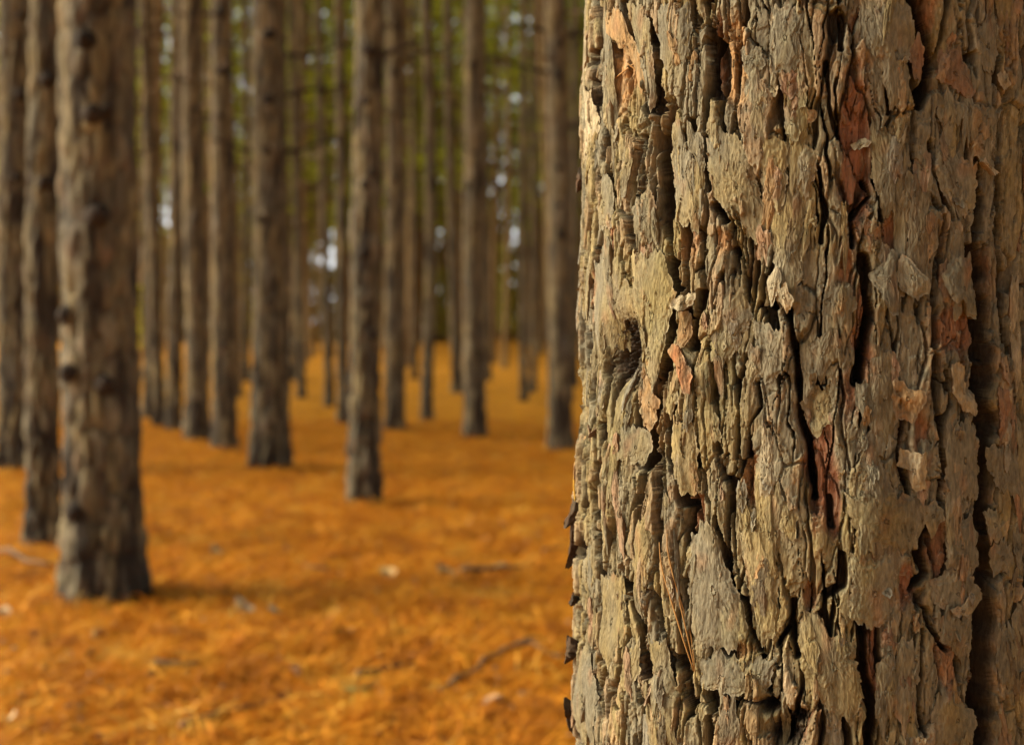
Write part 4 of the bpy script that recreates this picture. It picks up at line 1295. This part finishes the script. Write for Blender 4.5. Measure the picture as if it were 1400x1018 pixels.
def leaf(px, py, wpx, lab, col, seed):
    g = np.random.default_rng(seed)
    P = on_ground(px, py); r = wpx / FPX * P[1] / 2
    n, m = 16, 5
    a = np.arange(n) / n * 2 * np.pi
    rad = 1 + .18 * np.sin(3 * a + g.uniform(0, 6)) + g.normal(0, .07, n)
    V = []
    for k in range(1, m + 1):
        f = k / m
        x = np.cos(a) * rad * f * r; y = np.sin(a) * rad * f * r * 1.5
        V.append(np.stack([x, y, .55 * r * (f ** 2) * (.6 + .5 * np.cos(2 * a + seed)) + .3 * r * np.sin(a)], -1))
    V = np.vstack(V); Q = grid_quads(m, n, True)
    V = np.vstack([V, [[0, 0, 0]]]); T = np.stack([np.full(n, m * n), np.arange(n), (np.arange(n) + 1) % n], -1)
    lo = V.copy(); lo[:, 2] -= .0012
    pl = Pile(); pl.add(V, Q, T, np.array(col)); pl.add(lo, Q[:, ::-1], T[:, ::-1], np.array(col) * .8)
    o = pl.build('fallen_leaf', M_NEEDLE, None, P + np.array([0, 0, max(0, float(clump(P[0:1], P[1:2])[0])) + .030]))
    o.rotation_euler = (g.uniform(.1, .5), g.uniform(-.3, .3), g.uniform(0, 6.28))
    tag(o, lab, 'leaf', 'pale leaves on the needle floor')


for k, (px, py, w_, lab, col) in enumerate([
    (333, 842, 22, 'pale dry leaf to the right of the foot of the wide near trunk', (.62, .50, .33)),
    (377, 850, 18, 'dull grey leaf next to the pale one right of the wide near trunk', (.42, .36, .24)),
    (676, 978, 24, 'large pale pinkish leaf at the bottom beside the foreground trunk', (.66, .42, .24)),
    (717, 966, 16, 'small whitish leaf right of the large pinkish one', (.66, .52, .36)),
    (404, 932, 14, 'small pinkish leaf in the lower middle of the floor', (.62, .38, .22)),
    (530, 794, 20, 'light tan leaf in the centre of the floor below the slender trunk', (.64, .42, .17)),
    (608, 796, 20, 'flat tan leaf at the left end of the straight greyish twig', (.58, .40, .18)),
    (690, 727, 16, 'pinkish leaf far from the twigs near the edge of the foreground trunk', (.64, .38, .20)),
    (520, 853, 16, 'pale leaf in the centre above the short dark twig', (.58, .38, .18)),
    (4, 850, 18, 'pale leaf cut by the left edge of the photo', (.60, .46, .28)),
    (135, 882, 22, 'tan leaf below the foot of the wide near trunk', (.60, .38, .14)),
    (122, 906, 18, 'yellowish tan leaf just below the other tan one', (.58, .40, .17)),
    (295, 762, 14, 'cream leaf on the open floor right of the wide near trunk', (.62, .44, .20)),
    (10, 1003, 26, 'broad pale leaf in the bottom left corner', (.60, .42, .22)),
    (460, 887, 14, 'yellow leaf near the short dark twig', (.60, .36, .04)),
]): leaf(px, py, w_, lab, col, 40 + k)


# ------------------------------------------------------------------ needles caught in the bark
def needle_bundle(lab, needles, wpx=2.2, col=(.36, .19, .06)):
    th0, z0 = to_trunk(*needles[0][0])
    P0 = trunk_point(th0, z0, .002)
    t = empty('needle_bundle', P0); tag(t, lab, 'pine needles')
    for pts in needles:
        W = []
        for q in pts:
            th, z = to_trunk(*q); W.append(trunk_point(th, z, .0012))
        W = np.array(W)
        f = np.linspace(0, len(W) - 1, 14)
        S_ = np.stack([np.interp(f, np.arange(len(W)), W[:, k]) for k in range(3)], -1)
        for _ in range(2): S_[1:-1] = (S_[:-2] + 2 * S_[1:-1] + S_[2:]) / 4
        r = wpx / FPX * .88 / 2
        V, Q, T = tube(S_ - P0, r * np.concatenate([np.linspace(.6, 1, 4), np.full(6, 1), np.linspace(.9, .5, 4)]), 7)
        pl = Pile(); pl.add(V, Q, T, np.array(col) * rng.uniform(.85, 1.15))
        pl.build('needle', M_NEEDLE, t)


needle_bundle('pair of long dry needles hanging in the bark of the foreground trunk', [
    [(946, 919), (934, 872), (920, 818), (908, 770), (905, 740)], [(948, 918), (938, 860), (925, 800), (916, 750), (916, 728)],
    [(947, 917), (941, 868), (929, 815), (922, 780)]])
needle_bundle('crossed short dry needles stuck near the top left of the foreground trunk', [
    [(836, 108), (848, 92), (871, 73)], [(851, 86), (858, 96), (866, 99)], [(832, 44), (838, 70), (842, 100)]], 2.4)
needle_bundle('single yellow needle lying along the left edge of the foreground trunk', [
    [(790, 632), (790, 665), (789, 700)]], 3.0, (.60, .36, .05))
# ------------------------------------------------------------------ light
SUN_EL, SUN_BACK = 27, 6
w = bpy.data.worlds.new('World'); sc.world = w; w.use_nodes = True
nt = w.node_tree
sky = nt.nodes.new('ShaderNodeTexSky'); sky.sky_type = 'NISHITA'; sky.sun_disc = False
sky.sun_elevation = R_(SUN_EL); sky.sun_rotation = R_(270 + SUN_BACK)
sky.dust_density = 2.5
# thin bright cloud low over the horizon
N_, L_ = nt.nodes, nt.links
wt = N_.new('ShaderNodeTexCoord'); sx = N_.new('ShaderNodeSeparateXYZ'); L_.new(wt.outputs['Generated'], sx.inputs[0])
wr = N_.new('ShaderNodeMapRange'); wr.interpolation_type = 'SMOOTHSTEP'
for k_, v_ in (('From Min', .10), ('From Max', .30), ('To Min', .8), ('To Max', 0.)): wr.inputs[k_].default_value = v_
L_.new(sx.outputs['Z'], wr.inputs['Value'])
wm = N_.new('ShaderNodeMix'); wm.data_type = 'RGBA'; L_.new(wr.outputs[0], wm.inputs['Factor'])
ci = [q for q in wm.inputs if q.type == 'RGBA']
L_.new(sky.outputs[0], ci[0]); ci[1].default_value = (25, 26, 26.5, 1)
L_.new([q for q in wm.outputs if q.type == 'RGBA'][0], nt.nodes['Background'].inputs['Color'])
nt.nodes['Background'].inputs['Strength'].default_value = .06
sd = bpy.data.lights.new('sun', 'SUN'); so = bpy.data.objects.new('sun', sd); COL.objects.link(so)
sd.energy = 5.0; sd.angle = R_(46); sd.color = (1, .88, .64)
S = Vector((-math.cos(R_(SUN_EL)) * math.cos(R_(SUN_BACK)), math.cos(R_(SUN_EL)) * math.sin(R_(SUN_BACK)), math.sin(R_(SUN_EL))))
so.rotation_euler = (-S).to_track_quat('-Z', 'Y').to_euler()
so.location = (-8, 2, 8)

sc.view_settings.view_transform = 'Standard'; sc.view_settings.look = 'None'
sc.view_settings.exposure = 1.05; sc.view_settings.gamma = 1
sc.render.engine = 'CYCLES'
sc.cycles.use_denoising = True
sc.cycles.max_bounces = 8; sc.cycles.diffuse_bounces = 5; sc.cycles.transmission_bounces = 3
